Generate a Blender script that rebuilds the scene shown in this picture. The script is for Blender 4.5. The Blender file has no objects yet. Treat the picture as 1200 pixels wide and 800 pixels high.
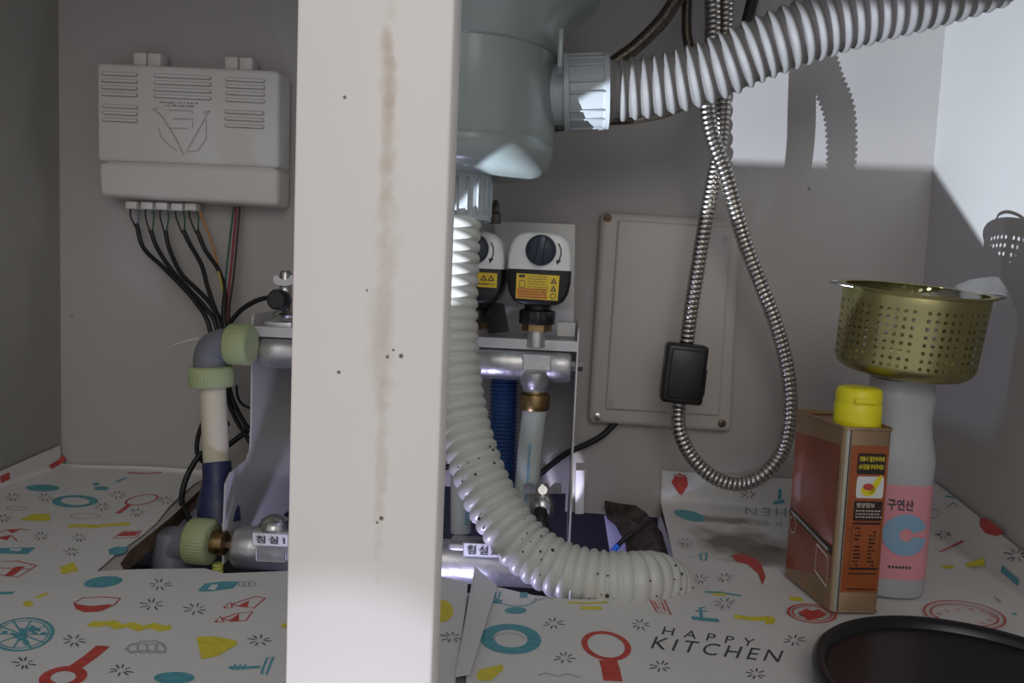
import bpy, bmesh, math, random
from mathutils import Vector, Matrix, Euler
from mathutils.geometry import tessellate_polygon
random.seed(7)
PI = math.pi
scn = bpy.context.scene
COL = scn.collection

# ------------------------------------------------------------------ camera
YAW, PITCH, ROLL, FPX = 4.0, 4.76, 2.4, 900.0
CAM = Vector((0, 0, .252))
RM = (Matrix.Rotation(math.radians(YAW), 3, 'Z') @ Matrix.Rotation(math.radians(90 - PITCH), 3, 'X')
      @ Matrix.Rotation(math.radians(ROLL), 3, 'Z'))
cd = bpy.data.cameras.new('camera'); cam = bpy.data.objects.new('camera', cd); COL.objects.link(cam)
cd.sensor_width = 36; cd.lens = 36 * FPX / 1200; cd.clip_start = .01
cam.matrix_world = Matrix.Translation(CAM) @ RM.to_4x4()
scn.camera = cam

# ------------------------------------------------------------------ world, lights, exposure
w = bpy.data.worlds.new('world'); scn.world = w; w.use_nodes = True
w.node_tree.nodes['Background'].inputs[0].default_value = (.80, .80, .84, 1)
w.node_tree.nodes['Background'].inputs[1].default_value = .36
scn.view_settings.view_transform = 'Standard'; scn.view_settings.look = 'None'
scn.view_settings.gamma = 1; scn.view_settings.use_curve_mapping = False
scn.view_settings.exposure = 0.5

def aim(o, a, b):
    o.location = a
    o.rotation_euler = (Vector(b) - Vector(a)).to_track_quat('-Z', 'Y').to_euler()
def area(name, a, b, size, power, col=(1, 1, 1)):
    l = bpy.data.lights.new(name, 'AREA'); l.size = size; l.energy = power; l.color = col
    o = bpy.data.objects.new(name, l); COL.objects.link(o); aim(o, a, b); return o
def spot(name, a, b, deg, power, col=(1, 1, 1), blend=.05, r=.004):
    l = bpy.data.lights.new(name, 'SPOT'); l.spot_size = math.radians(deg); l.spot_blend = blend
    l.energy = power; l.color = col; l.shadow_soft_size = r
    o = bpy.data.objects.new(name, l); COL.objects.link(o); aim(o, a, b); return o
area('room_light', (.1, -1.1, 1.0), (0, .7, .15), .9, 3.8, (1, .955, .90))
# hand torch held just outside the cabinet, below the level of its floor
spot('torch_light', (-.55, .30, -.045), (.202, .77, .355), 20.4, 54, (.78, .87, 1.0), .10, .0006)
# spot added below, in front, to light the foot of the post
spot('post_foot_spot', (-.08, .10, -.33), (-.08, .28, -.131), 42, 5, (.72, .74, 1.0), .02, .004)
spot('gap_fill_spot', (.020, .80, -.06), (.0085, .877, .022), 22, .45, (.80, .78, 1.0), .3, .003)  # added spot, no real lamp there: brightens the pale strips by the hole
# work lamp down in the hole under the cabinet floor
spot('hole_lamp', (-.13, .62, -.10), (-.06, .86, .12), 150, .75, (.62, .60, 1.0), .3, .01)

# ------------------------------------------------------------------ pixel <-> place
XL, XR, YB, ZT = -.606, .39, .88, .62
def ray(px, py): return RM @ Vector(((px - 600) / FPX, (400 - py) / FPX, -1))
def P(px, py, Y):
    d = ray(px, py); return CAM + d * (Y / d.y)
def F(px, py, z=0.0):
    d = ray(px, py); return CAM + d * ((z - CAM.z) / d.z)
BR = .006                               # bend radius where the sheets lap up the walls
def flat(px, py):
    """point of the (partly lapped up) sheet seen at a pixel, in flat sheet coordinates"""
    p = F(px, py) if ray(px, py).z < -1e-4 else Vector((0, 9, 0))
    x, y = p.x, p.y
    k = BR * (PI / 2 - 2)
    if y > YB:
        q = P(px, py, YB); x, y = q.x, YB + q.z + k
    if x < XL:
        d = ray(px, py); q = CAM + d * (XL / d.x); x, y = XL - q.z - k, q.y
    elif x > XR:
        d = ray(px, py); q = CAM + d * (XR / d.x); x, y = XR + q.z + k, q.y
    return Vector((x, y))
def bend1(u, lim):                      # u grows to the wall at lim
    s = u - (lim - BR)
    if s <= 0: return u, 0.0
    a = s / BR
    if a < PI / 2: return lim - BR + BR * math.sin(a), BR * (1 - math.cos(a))
    return lim, BR + (s - BR * PI / 2)
def bend(x, y, z):
    yy, dz = bend1(y, YB - .0012 - z)
    xr, dr = bend1(x, XR - .0012 - z)
    xl, dl = bend1(-x, -XL - .0012 - z)
    xx = xr if x > 0 else -xl
    return Vector((xx, yy, z + dz + dr + dl))

# ------------------------------------------------------------------ materials
MATS = {}
def mat(name, col, rough=.5, metal=0, var=0.0, vs=20, bump=0.0, bs=60, spec=.5, trans=0, alpha=1, emis=0,
        col2=None, spots=(), coat=0, sss=0):
    if name in MATS: return MATS[name]
    m = bpy.data.materials.new(name); m.use_nodes = True; MATS[name] = m
    nt = m.node_tree; N = nt.nodes; L = nt.links; b = N['Principled BSDF']
    b.inputs['Roughness'].default_value = rough; b.inputs['Metallic'].default_value = metal
    b.inputs['Specular IOR Level'].default_value = spec; b.inputs['Transmission Weight'].default_value = trans
    b.inputs['Alpha'].default_value = alpha; b.inputs['Coat Weight'].default_value = coat
    if sss:
        b.inputs['Subsurface Weight'].default_value = sss; b.inputs['Subsurface Radius'].default_value = (.01, .01, .01)
        b.inputs['Subsurface Scale'].default_value = .5
    tc = N.new('ShaderNodeTexCoord'); geo = N.new('ShaderNodeNewGeometry')
    col = (*col, 1)
    no = N.new('ShaderNodeTexNoise'); no.inputs['Scale'].default_value = vs; no.inputs['Detail'].default_value = 5
    L.new(tc.outputs['Object'], no.inputs['Vector'])
    mx = N.new('ShaderNodeMix'); mx.data_type = 'RGBA'
    mx.inputs[6].default_value = col
    c2 = col2 if col2 else tuple(c * (1 - var) for c in col[:3])
    mx.inputs[7].default_value = (*c2, 1)
    mr = N.new('ShaderNodeMapRange'); mr.inputs[1].default_value = .4; mr.inputs[2].default_value = .7
    L.new(no.outputs['Fac'], mr.inputs[0]); L.new(mr.outputs[0], mx.inputs[0])
    out = mx.outputs[2]
    for (c, r, sc, strength, rag) in spots:     # stains: world place, radii, colour, strength, raggedness
        sub = N.new('ShaderNodeVectorMath'); sub.operation = 'SUBTRACT'; sub.inputs[1].default_value = c
        L.new(geo.outputs['Position'], sub.inputs[0])
        dv = N.new('ShaderNodeVectorMath'); dv.operation = 'DIVIDE'; dv.inputs[1].default_value = r
        L.new(sub.outputs[0], dv.inputs[0])
        ln = N.new('ShaderNodeVectorMath'); ln.operation = 'LENGTH'; L.new(dv.outputs[0], ln.inputs[0])
        n2 = N.new('ShaderNodeTexNoise'); n2.inputs['Scale'].default_value = rag[0]; n2.inputs['Detail'].default_value = 6
        L.new(geo.outputs['Position'], n2.inputs['Vector'])
        ad = N.new('ShaderNodeMath'); ad.operation = 'MULTIPLY_ADD'; ad.inputs[1].default_value = rag[1]
        L.new(n2.outputs['Fac'], ad.inputs[0]); L.new(ln.outputs['Value'], ad.inputs[2])
        m2 = N.new('ShaderNodeMapRange'); m2.inputs[1].default_value = .35 + rag[1] * .5; m2.inputs[2].default_value = 1 + rag[1] * .5
        m2.inputs[3].default_value = strength; m2.inputs[4].default_value = 0
        L.new(ad.outputs[0], m2.inputs[0])
        m3 = N.new('ShaderNodeMix'); m3.data_type = 'RGBA'; m3.inputs[7].default_value = (*sc, 1)
        L.new(m2.outputs[0], m3.inputs[0]); L.new(out, m3.inputs[6]); out = m3.outputs[2]
    L.new(out, b.inputs['Base Color'])
    if bump:
        nb = N.new('ShaderNodeTexNoise'); nb.inputs['Scale'].default_value = bs; nb.inputs['Detail'].default_value = 4
        L.new(tc.outputs['Object'], nb.inputs['Vector'])
        bp = N.new('ShaderNodeBump'); bp.inputs['Strength'].default_value = bump; bp.inputs['Distance'].default_value = .002
        L.new(nb.outputs['Fac'], bp.inputs['Height']); L.new(bp.outputs[0], b.inputs['Normal'])
    return m

wall_m = mat('wall_laminate', (.47, .445, .43), .5, var=.07, vs=5, bump=.05, bs=500, spec=.3,
             spots=[(tuple(P(948, 221, YB)), (.002, .01, .002), (.1, .09, .08), .9, (300, .2)),
                    (tuple(P(84, 370, YB)), (.003, .01, .003), (.25, .22, .2), .6, (300, .2))])
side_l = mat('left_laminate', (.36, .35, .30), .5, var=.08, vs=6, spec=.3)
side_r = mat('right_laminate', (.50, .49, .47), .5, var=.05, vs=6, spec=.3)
pst = [(tuple(P(x, y, .28)), (rx, .05, rz), c, s * .55, (rg, 1.8)) for x, y, rx, rz, c, s, rg in (
    (453, 150, .0035, .05, (.42, .28, .15), .55, 160), (457, 100, .003, .02, (.40, .25, .13), .5, 220),
    (452, 330, .005, .06, (.50, .38, .25), .45, 140), (446, 540, .003, .05, (.45, .33, .2), .45, 170),
    (448, 400, .006, .03, (.5, .4, .3), .4, 120), (452, 45, .003, .006, (.4, .25, .15), .5, 200))]
pst += [(tuple(P(x, y, .28)), (r, .05, r), (.10, .07, .05), .95, (400, .4)) for x, y, r in
        ((404, 114, .0009), (447, 607, .0012), (397, 436, .001), (454, 418, .0009), (470, 417, .0012), (442, 612, .0007),
         (430, 340, .0006), (461, 410, .0007))]
post_m = mat('post_laminate', (.86, .82, .77), .45, var=.03, vs=8, spec=.35, spots=pst)
floor_m = mat('cabinet_floor_board', (.45, .43, .41), .6, var=.1)
wood_m = mat('raw_board_edge', (.16, .095, .055), .9, var=.5, vs=60, bump=.5, bs=120)
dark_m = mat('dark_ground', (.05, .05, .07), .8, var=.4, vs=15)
stain_c = tuple(F(868, 640))
paper_m = mat('patterned_sheet', (.72, .71, .69), .42, var=.05, vs=9, bump=.12, bs=25, spec=.4,
              spots=[(stain_c, (.06, .06, .2), (.12, .08, .055), .85, (35, 1.3)),
                     (tuple(F(850, 612)), (.05, .018, .2), (.16, .11, .08), .75, (60, 1.0)),
                     (tuple(F(905, 655)), (.05, .03, .2), (.18, .13, .09), .6, (50, 1.2))])
red = mat('print_red', (.60, .075, .06), .5, var=.3, vs=200)
teal = mat('print_teal', (.10, .38, .45), .5, var=.25, vs=200)
yel = mat('print_yellow', (.76, .66, .05), .5, var=.15, vs=200)
blk = mat('print_black', (.06, .06, .07), .6)
gry = mat('print_grey', (.36, .40, .42), .6)
wht = mat('print_white', (.72, .72, .72), .5)
plast = mat('box_plastic', (.75, .73, .69), .4, var=.03, spec=.4)
plast_d = mat('box_plastic_shadow_gap', (.30, .29, .28), .6)
panel_m = mat('panel_plastic', (.56, .52, .48), .45, var=.05, vs=12)
black_m = mat('black_plastic', (.012, .012, .013), .35)
rub = mat('black_rubber', (.012, .012, .012), .5)
steel = mat('steel', (.62, .61, .59), .28, 1, var=.2, vs=60)
chrome = mat('hose_steel', (.60, .565, .52), .27, 1, var=.2, vs=80)
nickel = mat('nickel_bar', (.66, .655, .65), .36, .85, var=.2, vs=50, bump=.2, bs=150)
brass = mat('brass', (.42, .29, .13), .35, 1, var=.4, vs=90)
gold = mat('basket_metal', (.46, .42, .20), .34, 1, var=.12, vs=30, bump=.06, bs=300)
grey_f = mat('grey_fitting', (.17, .18, .205), .5, var=.1)
green_f = mat('green_nut', (.40, .47, .24), .5, var=.08)
cream = mat('cream_pipe', (.66, .61, .46), .4, var=.05)
navy = mat('navy_plastic', (.025, .03, .10), .4, var=.2)
disp_m = mat('disposer_shell', (.29, .335, .325), .25, var=.04, vs=6, spec=.6)
nut_m = mat('grey_nut', (.40, .43, .45), .4, var=.03)
hose_u = mat('drain_hose_grey', (.225, .215, .21), .55, var=.04, spec=.3)
hose_w = mat('drain_hose_white', (.60, .60, .56), .34, var=.05, spec=.5)
plate_m = mat('bracket_plate', (.62, .61, .59), .4, .25, var=.06)
white_g = mat('actuator_white', (.85, .85, .83), .25, spec=.6)
dial_m = mat('dial_navy', (.02, .028, .05), .3)
lab_y = mat('label_yellow', (.85, .60, .03), .4)
lab_o = mat('label_orange', (.75, .30, .03), .4)
pex = mat('pex_pipe', (.60, .66, .60), .3, trans=.15, var=.05)
blue_c = mat('blue_corrugated', (.03, .09, .27), .5, var=.3, vs=40)
can_or = mat('can_orange', (.42, .115, .04), .3, .15, var=.25, vs=25, coat=.3)
can_rd = mat('can_red_side', (.31, .085, .045), .25, .1, var=.35, vs=18, coat=.5)
can_tn = mat('can_tan_metal', (.42, .28, .17), .32, .6, var=.1)
can_tp = mat('can_top_metal', (.50, .26, .17), .3, .9, var=.1)
seam_m = mat('can_seam', (.62, .60, .50), .35, .5)
cap_m = mat('yellow_cap', (.86, .78, .02), .35, var=.03)
bot_m = mat('milky_bottle', (.62, .63, .66), .4, var=.03, trans=.25, spec=.5)
pink = mat('label_pink', (.74, .31, .36), .4)
lblue = mat('label_blue', (.26, .42, .58), .4)
lid_m = mat('lid_black', (.010, .010, .012), .3, spec=.5)
film = mat('clear_film', (.9, .9, .9), .15, trans=1, alpha=.22, bump=.5, bs=50)
dust = mat('speck', (.03, .03, .03), .8)
purple_m = mat('lilac_plastic', (.55, .52, .85), .4)

# ------------------------------------------------------------------ mesh helpers (all in world coordinates)
class MB:
    def __init__(s): s.bm = bmesh.new(); s.mats = []; s.mi = 0
    def use(s, m):
        if m not in s.mats: s.mats.append(m)
        s.mi = s.mats.index(m); return s
    def face(s, vs):
        try:
            f = s.bm.faces.new(vs); f.material_index = s.mi; return f
        except ValueError: return None
    def v(s, p): return s.bm.verts.new(p)
    def poly(s, pts): return s.face([s.v(p) for p in pts])
    def box(s, c, size, M=None, bev=0, seg=2):
        n0 = len(s.bm.faces)
        r = bmesh.ops.create_cube(s.bm, size=1)
        vs = r['verts']
        for q in vs: q.co = Vector((q.co.x * size[0], q.co.y * size[1], q.co.z * size[2]))
        if bev:
            es = list({e for q in vs for e in q.link_edges})
            r2 = bmesh.ops.bevel(s.bm, geom=es, offset=bev, segments=seg, affect='EDGES', profile=.5)
            vs = list({q for f in r2['faces'] for q in f.verts} | {q for q in vs if q.is_valid})
        T = Matrix.Translation(Vector(c)) @ (M.to_4x4() if M else Matrix())
        for q in vs: q.co = T @ q.co
        for f in {f for q in vs for f in q.link_faces}: f.material_index = s.mi
        return s
    def slab(s, poly, a, b):
        """prism: polygon (list of Vector) from offset vector a to b"""
        A = [s.v(p + a) for p in poly]; B = [s.v(p + b) for p in poly]
        n = len(poly)
        s.face(A[::-1]); s.face(B)
        for i in range(n): s.face([A[i], A[(i + 1) % n], B[(i + 1) % n], B[i]])
        return s
    def rings(s, R, close=True, cap0=True, cap1=True):
        V = [[s.v(p) for p in r] for r in R]
        n = len(V[0])
        for a, b in zip(V, V[1:]):
            for i in range(n if close else n - 1): s.face([a[i], a[(i + 1) % n], b[(i + 1) % n], b[i]])
        if cap0: s.face(V[0][::-1])
        if cap1: s.face(V[-1])
        return s
    def lathe(s, o, ax, prof, n=32, caps=True, sq=1.0, ang0=0):
        """profile [(r, h)...] about axis ax from o; sq < 1 squares the section"""
        ax = Vector(ax).normalized(); o = Vector(o)
        u = ax.cross(Vector((0, 0, 1)) if abs(ax.z) < .9 else Vector((0, 1, 0))).normalized(); w_ = ax.cross(u)
        R = []
        for r, h in prof:
            ring = []
            for i in range(n):
                t = ang0 + 2 * PI * i / n; c, d = math.cos(t), math.sin(t)
                if sq != 1:
                    c, d = math.copysign(abs(c) ** sq, c), math.copysign(abs(d) ** sq, d)
                ring.append(o + ax * h + u * (r * c) + w_ * (r * d))
            R.append(ring)
        return s.rings(R, True, caps, caps)
    def cyl(s, a, b, r, n=24, r2=None, bev=0):
        a, b = Vector(a), Vector(b); h = (b - a).length; r2 = r if r2 is None else r2
        pr = [(r, 0), (r2, h)] if not bev else [(r - bev, 0), (r, bev), (r2, h - bev), (r2 - bev, h)]
        return s.lathe(a, b - a, pr, n)
    def tube(s, pts, r, n=12, step=None, caps=True):
        """sweep along a spline; r number or function of (arc length, total)"""
        C = spline(pts, step or .004)
        N_ = None; R = []; L = 0
        tot = sum((b - a).length for a, b in zip(C, C[1:]))
        for i, p in enumerate(C):
            t = (C[min(i + 1, len(C) - 1)] - C[max(i - 1, 0)]).normalized()
            if N_ is None: N_ = t.orthogonal().normalized()
            N_ = (N_ - t * N_.dot(t)).normalized(); B = t.cross(N_)
            if i: L += (p - C[i - 1]).length
            rr = r(L, tot) if callable(r) else r
            R.append([p + (N_ * math.cos(2 * PI * k / n) + B * math.sin(2 * PI * k / n)) * rr for k in range(n)])
        return s.rings(R, True, caps, caps)
    def build(s, name, m=None, parent=None, smooth=50, label=None, cat=None, group=None, kind=None, origin=None):
        bm = s.bm
        bmesh.ops.recalc_face_normals(bm, faces=bm.faces[:])
        if parent is not None: org = Vector(parent['_o'])
        elif origin is not None: org = Vector(origin)
        else:
            xs = [q.co for q in bm.verts]
            org = Vector(((min(q.x for q in xs) + max(q.x for q in xs)) / 2, (min(q.y for q in xs) + max(q.y for q in xs)) / 2, min(q.z for q in xs)))
        for q in bm.verts: q.co -= org
        if smooth:
            for f in bm.faces: f.smooth = True
            lim = math.radians(smooth)
            for e in bm.edges:
                if len(e.link_faces) == 2 and e.calc_face_angle(0) > lim: e.smooth = False
        me = bpy.data.meshes.new(name); bm.to_mesh(me); bm.free()
        for q in (s.mats or [m]): me.materials.append(q)
        o = bpy.data.objects.new(name, me); COL.objects.link(o)
        o['_o'] = tuple(org)
        if parent is not None: o.parent = parent
        else: o.location = org
        if label: o['label'] = label
        if cat: o['category'] = cat
        if group: o['group'] = group
        if kind: o['kind'] = kind
        return o
def spline(pts, step):
    pts = [Vector(p) for p in pts]
    if len(pts) == 2:
        n = max(1, int((pts[1] - pts[0]).length / step)); return [pts[0].lerp(pts[1], i / n) for i in range(n + 1)]
    q = [pts[0] * 2 - pts[1]] + pts + [pts[-1] * 2 - pts[-2]]
    out = []
    for i in range(1, len(q) - 2):
        a, b, c, d = q[i - 1:i + 3]
        for k in range(12):
            t = k / 12
            out.append(.5 * ((2 * b) + (c - a) * t + (2 * a - 5 * b + 4 * c - d) * t * t + (3 * b - a - 3 * c + d) * t ** 3))
    out.append(pts[-1])
    res = [out[0]]; acc = 0; L = 0
    for a, b in zip(out, out[1:]):
        seg = (b - a).length
        if seg < 1e-9: continue
        while acc + seg >= step:
            t = (step - acc) / seg; a = a.lerp(b, t); seg = (b - a).length; res.append(a.copy()); acc = 0
        acc += seg
    if (res[-1] - out[-1]).length > step * .3: res.append(out[-1])
    return res
def thing(name, label, cat, loc, group=None):
    o = bpy.data.objects.new(name, None); COL.objects.link(o); o.location = loc; o['_o'] = tuple(loc)
    o.empty_display_size = .02
    o['label'] = label; o['category'] = cat
    if group: o['group'] = group
    return o
def copy_tree(o, parent=None):
    c = o.copy(); COL.objects.link(c)
    if parent is not None: c.parent = parent
    for ch in [q for q in bpy.data.objects if q.parent == o]: copy_tree(ch, c)
    return c
def text2d(body, spacing=1.0, extrude=0):
    cu = bpy.data.curves.new('t', 'FONT'); cu.body = body; cu.size = 1; cu.space_character = spacing
    cu.resolution_u = 3
    if any(ord(c_) > 0x1100 for c_ in body): cu.offset = .022       # Korean print on the labels is bold
    ob = bpy.data.objects.new('t', cu); COL.objects.link(ob)
    bpy.context.view_layer.update()
    me = bpy.data.meshes.new_from_object(ob)
    V = [v.co.copy() for v in me.vertices]; Fc = [tuple(p.vertices) for p in me.polygons]
    bpy.data.objects.remove(ob); bpy.data.curves.remove(cu); bpy.data.meshes.remove(me)
    if not V: return V, Fc
    x0, x1 = min(v.x for v in V), max(v.x for v in V); y0, y1 = min(v.y for v in V), max(v.y for v in V)
    for v in V: v.x = (v.x - x0) / (x1 - x0); v.y = (v.y - y0) / (y1 - y0)
    return V, Fc
def quad_text(mb, body, q, fn, spacing=1.0):
    """write into quad q (bottom-left, bottom-right, top-right, top-left), mapped by fn"""
    V, Fc = text2d(body, spacing)
    vs = []
    for v in V:
        a = [q[0][i] + (q[1][i] - q[0][i]) * v.x for i in range(2)]; b = [q[3][i] + (q[2][i] - q[3][i]) * v.x for i in range(2)]
        vs.append(mb.v(fn(a[0] + (b[0] - a[0]) * v.y, a[1] + (b[1] - a[1]) * v.y)))
    for f in Fc: mb.face([vs[i] for i in f])
def ribbon(mb, pts, wd, fn2, closed=False):
    """flat stroke through 2-D points, width wd, mapped by fn2(x, y)"""
    pts = [Vector(p) for p in pts]
    n = len(pts); L = []; R = []
    for i, p in enumerate(pts):
        a = pts[(i - 1) % n] if closed or i else p; b = pts[(i + 1) % n] if closed or i < n - 1 else p
        t = (b - a); t = t.normalized() if t.length > 1e-9 else Vector((1, 0)); nn = Vector((-t.y, t.x)) * wd / 2
        L.append(mb.v(fn2(*(p + nn)))); R.append(mb.v(fn2(*(p - nn))))
    for i in range(n if closed else n - 1):
        j = (i + 1) % n; mb.face([L[i], L[j], R[j], R[i]])
def fill(mb, pts, fn2):
    vs = [mb.v(fn2(*p)) for p in pts]
    for t in tessellate_polygon([[Vector((p[0], p[1], 0)) for p in pts]]): mb.face([vs[i] for i in t])
def ell(cx, cy, rx, ry, rot=0, n=28, a0=0, a1=360):
    c, s_ = math.cos(math.radians(rot)), math.sin(math.radians(rot)); out = []
    full = a1 - a0 >= 360
    for i in range(n if full else n + 1):
        t = math.radians(a0 + (a1 - a0) * i / n); x, y = rx * math.cos(t), ry * math.sin(t)
        out.append((cx + x * c - y * s_, cy + x * s_ + y * c))
    return out
def struct(o): o['kind'] = 'structure'; return o

# ------------------------------------------------------------------ setting
def plain(name, c, size, m, bev=0):
    o = MB().box(c, size, bev=bev).build(name, m, smooth=0); return struct(o)
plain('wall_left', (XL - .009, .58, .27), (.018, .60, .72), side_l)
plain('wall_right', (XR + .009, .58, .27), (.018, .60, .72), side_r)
mb = MB()   # back wall board, cut out at the foot where the pipes pass
xa, xb = -.40, .118
ztop = P(690, 601, YB).z
for x0, x1, z0, z1 in ((XL - .018, xa, -.09, ZT + .02), (xa, P(662, 600, YB).x, .004, ZT + .02),
                       (P(662, 600, YB).x, xb, ztop, ZT + .02), (xb, XR + .018, -.09, ZT + .02)):
    mb.box(((x0 + x1) / 2, YB + .006, (z0 + z1) / 2), (x1 - x0, .012, z1 - z0))
struct(mb.build('wall_back', wall_m, smooth=0))
plain('ceiling', (-.1, .58, ZT + .012), (1.04, .62, .024), side_r)
# room wall and ground behind/below the cabinet
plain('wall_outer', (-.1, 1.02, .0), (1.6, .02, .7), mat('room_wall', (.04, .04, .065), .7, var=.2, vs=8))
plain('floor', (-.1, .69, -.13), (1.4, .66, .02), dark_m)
# cabinet floor with its hole
FE = .36
hole = [F(145, 668), F(141, 660), F(152, 645), F(200, 606), F(243, 562)]
hl = [(p.x, p.y) for p in hole]; hl[-1] = (hl[-1][0], YB)
hx0 = hl[-1][0]
front_y = .592
hr = [(.112, front_y), (.116, .70), (.120, YB)]
outer = [(XL, FE), (XR, FE), (XR, YB), hr[2], hr[1], hr[0], (hl[0][0] + .01, front_y - .004), *[tuple(q) for q in hl], (XL, YB)]
mb = MB()
mb.use(floor_m); mb.use(wood_m)
top = [mb.v((x, y, 0)) for x, y in outer]; bot = [mb.v((x, y, -.016)) for x, y in outer]
mb.use(floor_m)
for t in tessellate_polygon([[Vector((x, y, 0)) for x, y in outer]]):
    mb.face([top[i] for i in t]); mb.face([bot[i] for i in t])
mb.use(wood_m)
for i in range(len(outer)):
    j = (i + 1) % len(outer); mb.face([top[i], top[j], bot[j], bot[i]])
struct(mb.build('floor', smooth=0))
# centre post
x0, x1 = P(341, 400, .28).x, P(519, 400, .28).x
mb = MB(); mb.box(((x0 + x1) / 2, .289, .23), (x1 - x0, .018, .80), bev=.0012)
struct(mb.build('trim_1', post_m))

# ------------------------------------------------------------------ patterned sheets on the floor
SHEETS = {}
def sheet(key, pts, z, label, group='patterned liner sheets on the cabinet floor'):
    """pts: outline in pixels of the photograph, laid out flat on the floor"""
    fl = [flat(*p) if not isinstance(p, Vector) else p for p in pts]
    bm = bmesh.new()
    vs = [bm.verts.new((p.x, p.y, 0)) for p in fl]
    for t in tessellate_polygon([[Vector((p.x, p.y, 0)) for p in fl]]): bm.faces.new([vs[i] for i in t])
    xs = [p.x for p in fl]; ys = [p.y for p in fl]
    def cut(co, no):
        bmesh.ops.bisect_plane(bm, geom=bm.verts[:] + bm.edges[:] + bm.faces[:], plane_co=co, plane_no=no)
    x = math.floor(min(xs) / .03) * .03
    while x < max(xs): cut((x, 0, 0), (1, 0, 0)); x += .03
    y = math.floor(min(ys) / .03) * .03
    while y < max(ys): cut((0, y, 0), (0, 1, 0)); y += .03
    for k in range(6):
        d = BR * PI / 2 * k / 5
        cut((0, YB - BR + d, 0), (0, 1, 0)); cut((XR - BR + d, 0, 0), (1, 0, 0)); cut((XL + BR - d, 0, 0), (1, 0, 0))
    mb = MB(); mb.bm.free(); mb.bm = bm
    for v in bm.verts:
        wv = .0005 * math.sin(v.co.x * 37 + z * 900) * math.cos(v.co.y * 29)
        v.co = bend(v.co.x, v.co.y, z + wv + .0005)
    r = bmesh.ops.solidify(bm, geom=bm.faces[:], thickness=.0003)
    o = mb.build('liner_sheet', paper_m, smooth=70, label=label, cat='sheet', group=group, origin=(0, 0, 0))
    SHEETS[key] = dict(o=o, z=z, mb=MB(), st=MB())
    return o
A_poly = [(-60, 585), (0, 556), (40, 538), (68, 526), (76, 547), (150, 550), (243, 554), (240, 562), (228, 568), (212, 583),
          (198, 596), (184, 614), (168, 628), (150, 641), (132, 655), (112, 673), (97, 694), (40, 697), (-60, 700)]
sheet('A', A_poly, .0012, 'white patterned liner sheet at back left, corner curled up the left wall')
B_poly = [(-80, 686), (0, 688), (95, 693), (112, 674), (160, 672), (240, 671), (262, 677), (336, 674), (430, 677), (520, 681), (548, 688),
          (545, 720), (534, 800), (515, 960), (-80, 900)]
sheet('B', B_poly, .0030, 'white patterned liner sheet at front left, running under the centre post')
C_poly = [(555, 690), (585, 694), (625, 703), (670, 708), (720, 708), (765, 706), (800, 700), (830, 720), (900, 725), (1000, 735), (1300, 800),
          (1330, 900), (1200, 990), (540, 960), (546, 800)]
sheet('C', C_poly, .0034, 'white patterned liner sheet at front right lettered HAPPY KITCHEN')
D_poly = [(775, 556), (850, 562), (930, 566), (1000, 566), (1062, 566), (1078, 560), (1100, 573), (1150, 613), (1205, 655), (1300, 725), (1330, 830),
          (1000, 750), (900, 735), (800, 712), (795, 695), (790, 660), (782, 625), (774, 585)]
sheet('D', D_poly, .0018, 'stained patterned liner sheet at back right, lapped up the back wall')
def fnp(key):
    s_ = SHEETS[key]; z = s_['z']; s_['n'] = s_.get('n', 0) + 1
    z = z + s_['n'] * 2e-6                # later ink lies on earlier ink
    def f(x, y):
        wv = .0005 * math.sin(x * 37 + s_['z'] * 900) * math.cos(y * 29)
        return bend(x, y, z + .0010 + wv)
    return f
def S(key, m, pts, wd=.0013, closed=False):     # stroke, pixel points
    s = SHEETS[key]; s['mb'].use(m)
    fl = [flat(*p) for p in pts]
    ribbon(s['mb'], fl, wd, fnp(key), closed)
def G(key, m, pts):                              # filled shape, pixel points
    s = SHEETS[key]; s['mb'].use(m)
    fill(s['mb'], [tuple(flat(*p)) for p in pts], fnp(key))
def star(key, px, py, s=11):
    for k in range(8):
        t = k * PI / 4 + .3 + random.uniform(-.15, .15); c, d = math.cos(t), math.sin(t) * .55
        S(key, blk, [(px + c * s * .4, py + d * s * .4), (px + c * s * random.uniform(.85, 1.2), py + d * s)], .0009)
def T(key, m, body, q, spacing=1.0):
    s = SHEETS[key]; s['mb'].use(m); f = fnp(key)
    quad_text(s['mb'], body, q, lambda x, y: f(*flat(x, y)), spacing)
# --- sheet A
S('A', red, [(55, 552), (66, 546), (77, 541)], .006); S('A', red, [(-3, 568), (8, 563)], .008)
G('A', teal, ell(50, 574, 20, 4)); S('A', teal, ell(88, 589, 22, 6), .008, True)
S('A', red, [(150, 556), (170, 557), (190, 556)], .004)
S('A', red, ell(166, 588, 19, 5.5, -10), .0022, True); S('A', red, [(152, 593), (145, 599), (138, 604)], .005)
G('A', teal, [(108, 569), (115, 567), (117, 570), (110, 571)]); G('A', teal, ell(119, 574, 9, 2.3)); S('A', teal, [(136, 567), (142, 564), (148, 562)], .004)
G('A', yel, [(24, 611), (38, 605), (58, 604), (59, 613), (40, 613), (26, 612)])
S('A', yel, [(80, 619), (95, 618), (110, 619), (130, 617), (152, 616)], .009)
S('A', red, [(132, 633), (145, 624), (166, 624), (160, 632)], .0014, True); G('A', red, [(136, 630), (146, 625), (164, 625), (158, 630)])
G('A', teal, [(128, 652), (127, 646), (135, 643), (150, 643), (146, 651), (136, 653)])
G('A', teal, [(-8, 645), (42, 644), (32, 652), (-8, 651)]); G('A', wht, [(12, 645.5), (26, 645.5), (22, 650), (9, 650)])
G('A', red, [(8, 624), (24, 623), (14, 628)]); S('A', red, [(0, 627), (8, 624), (24, 623), (34, 624)], .0015)
G('A', red, [(-6, 633), (14, 630), (8, 636)]); S('A', red, [(-6, 634), (14, 631), (20, 637)], .0012)
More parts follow.
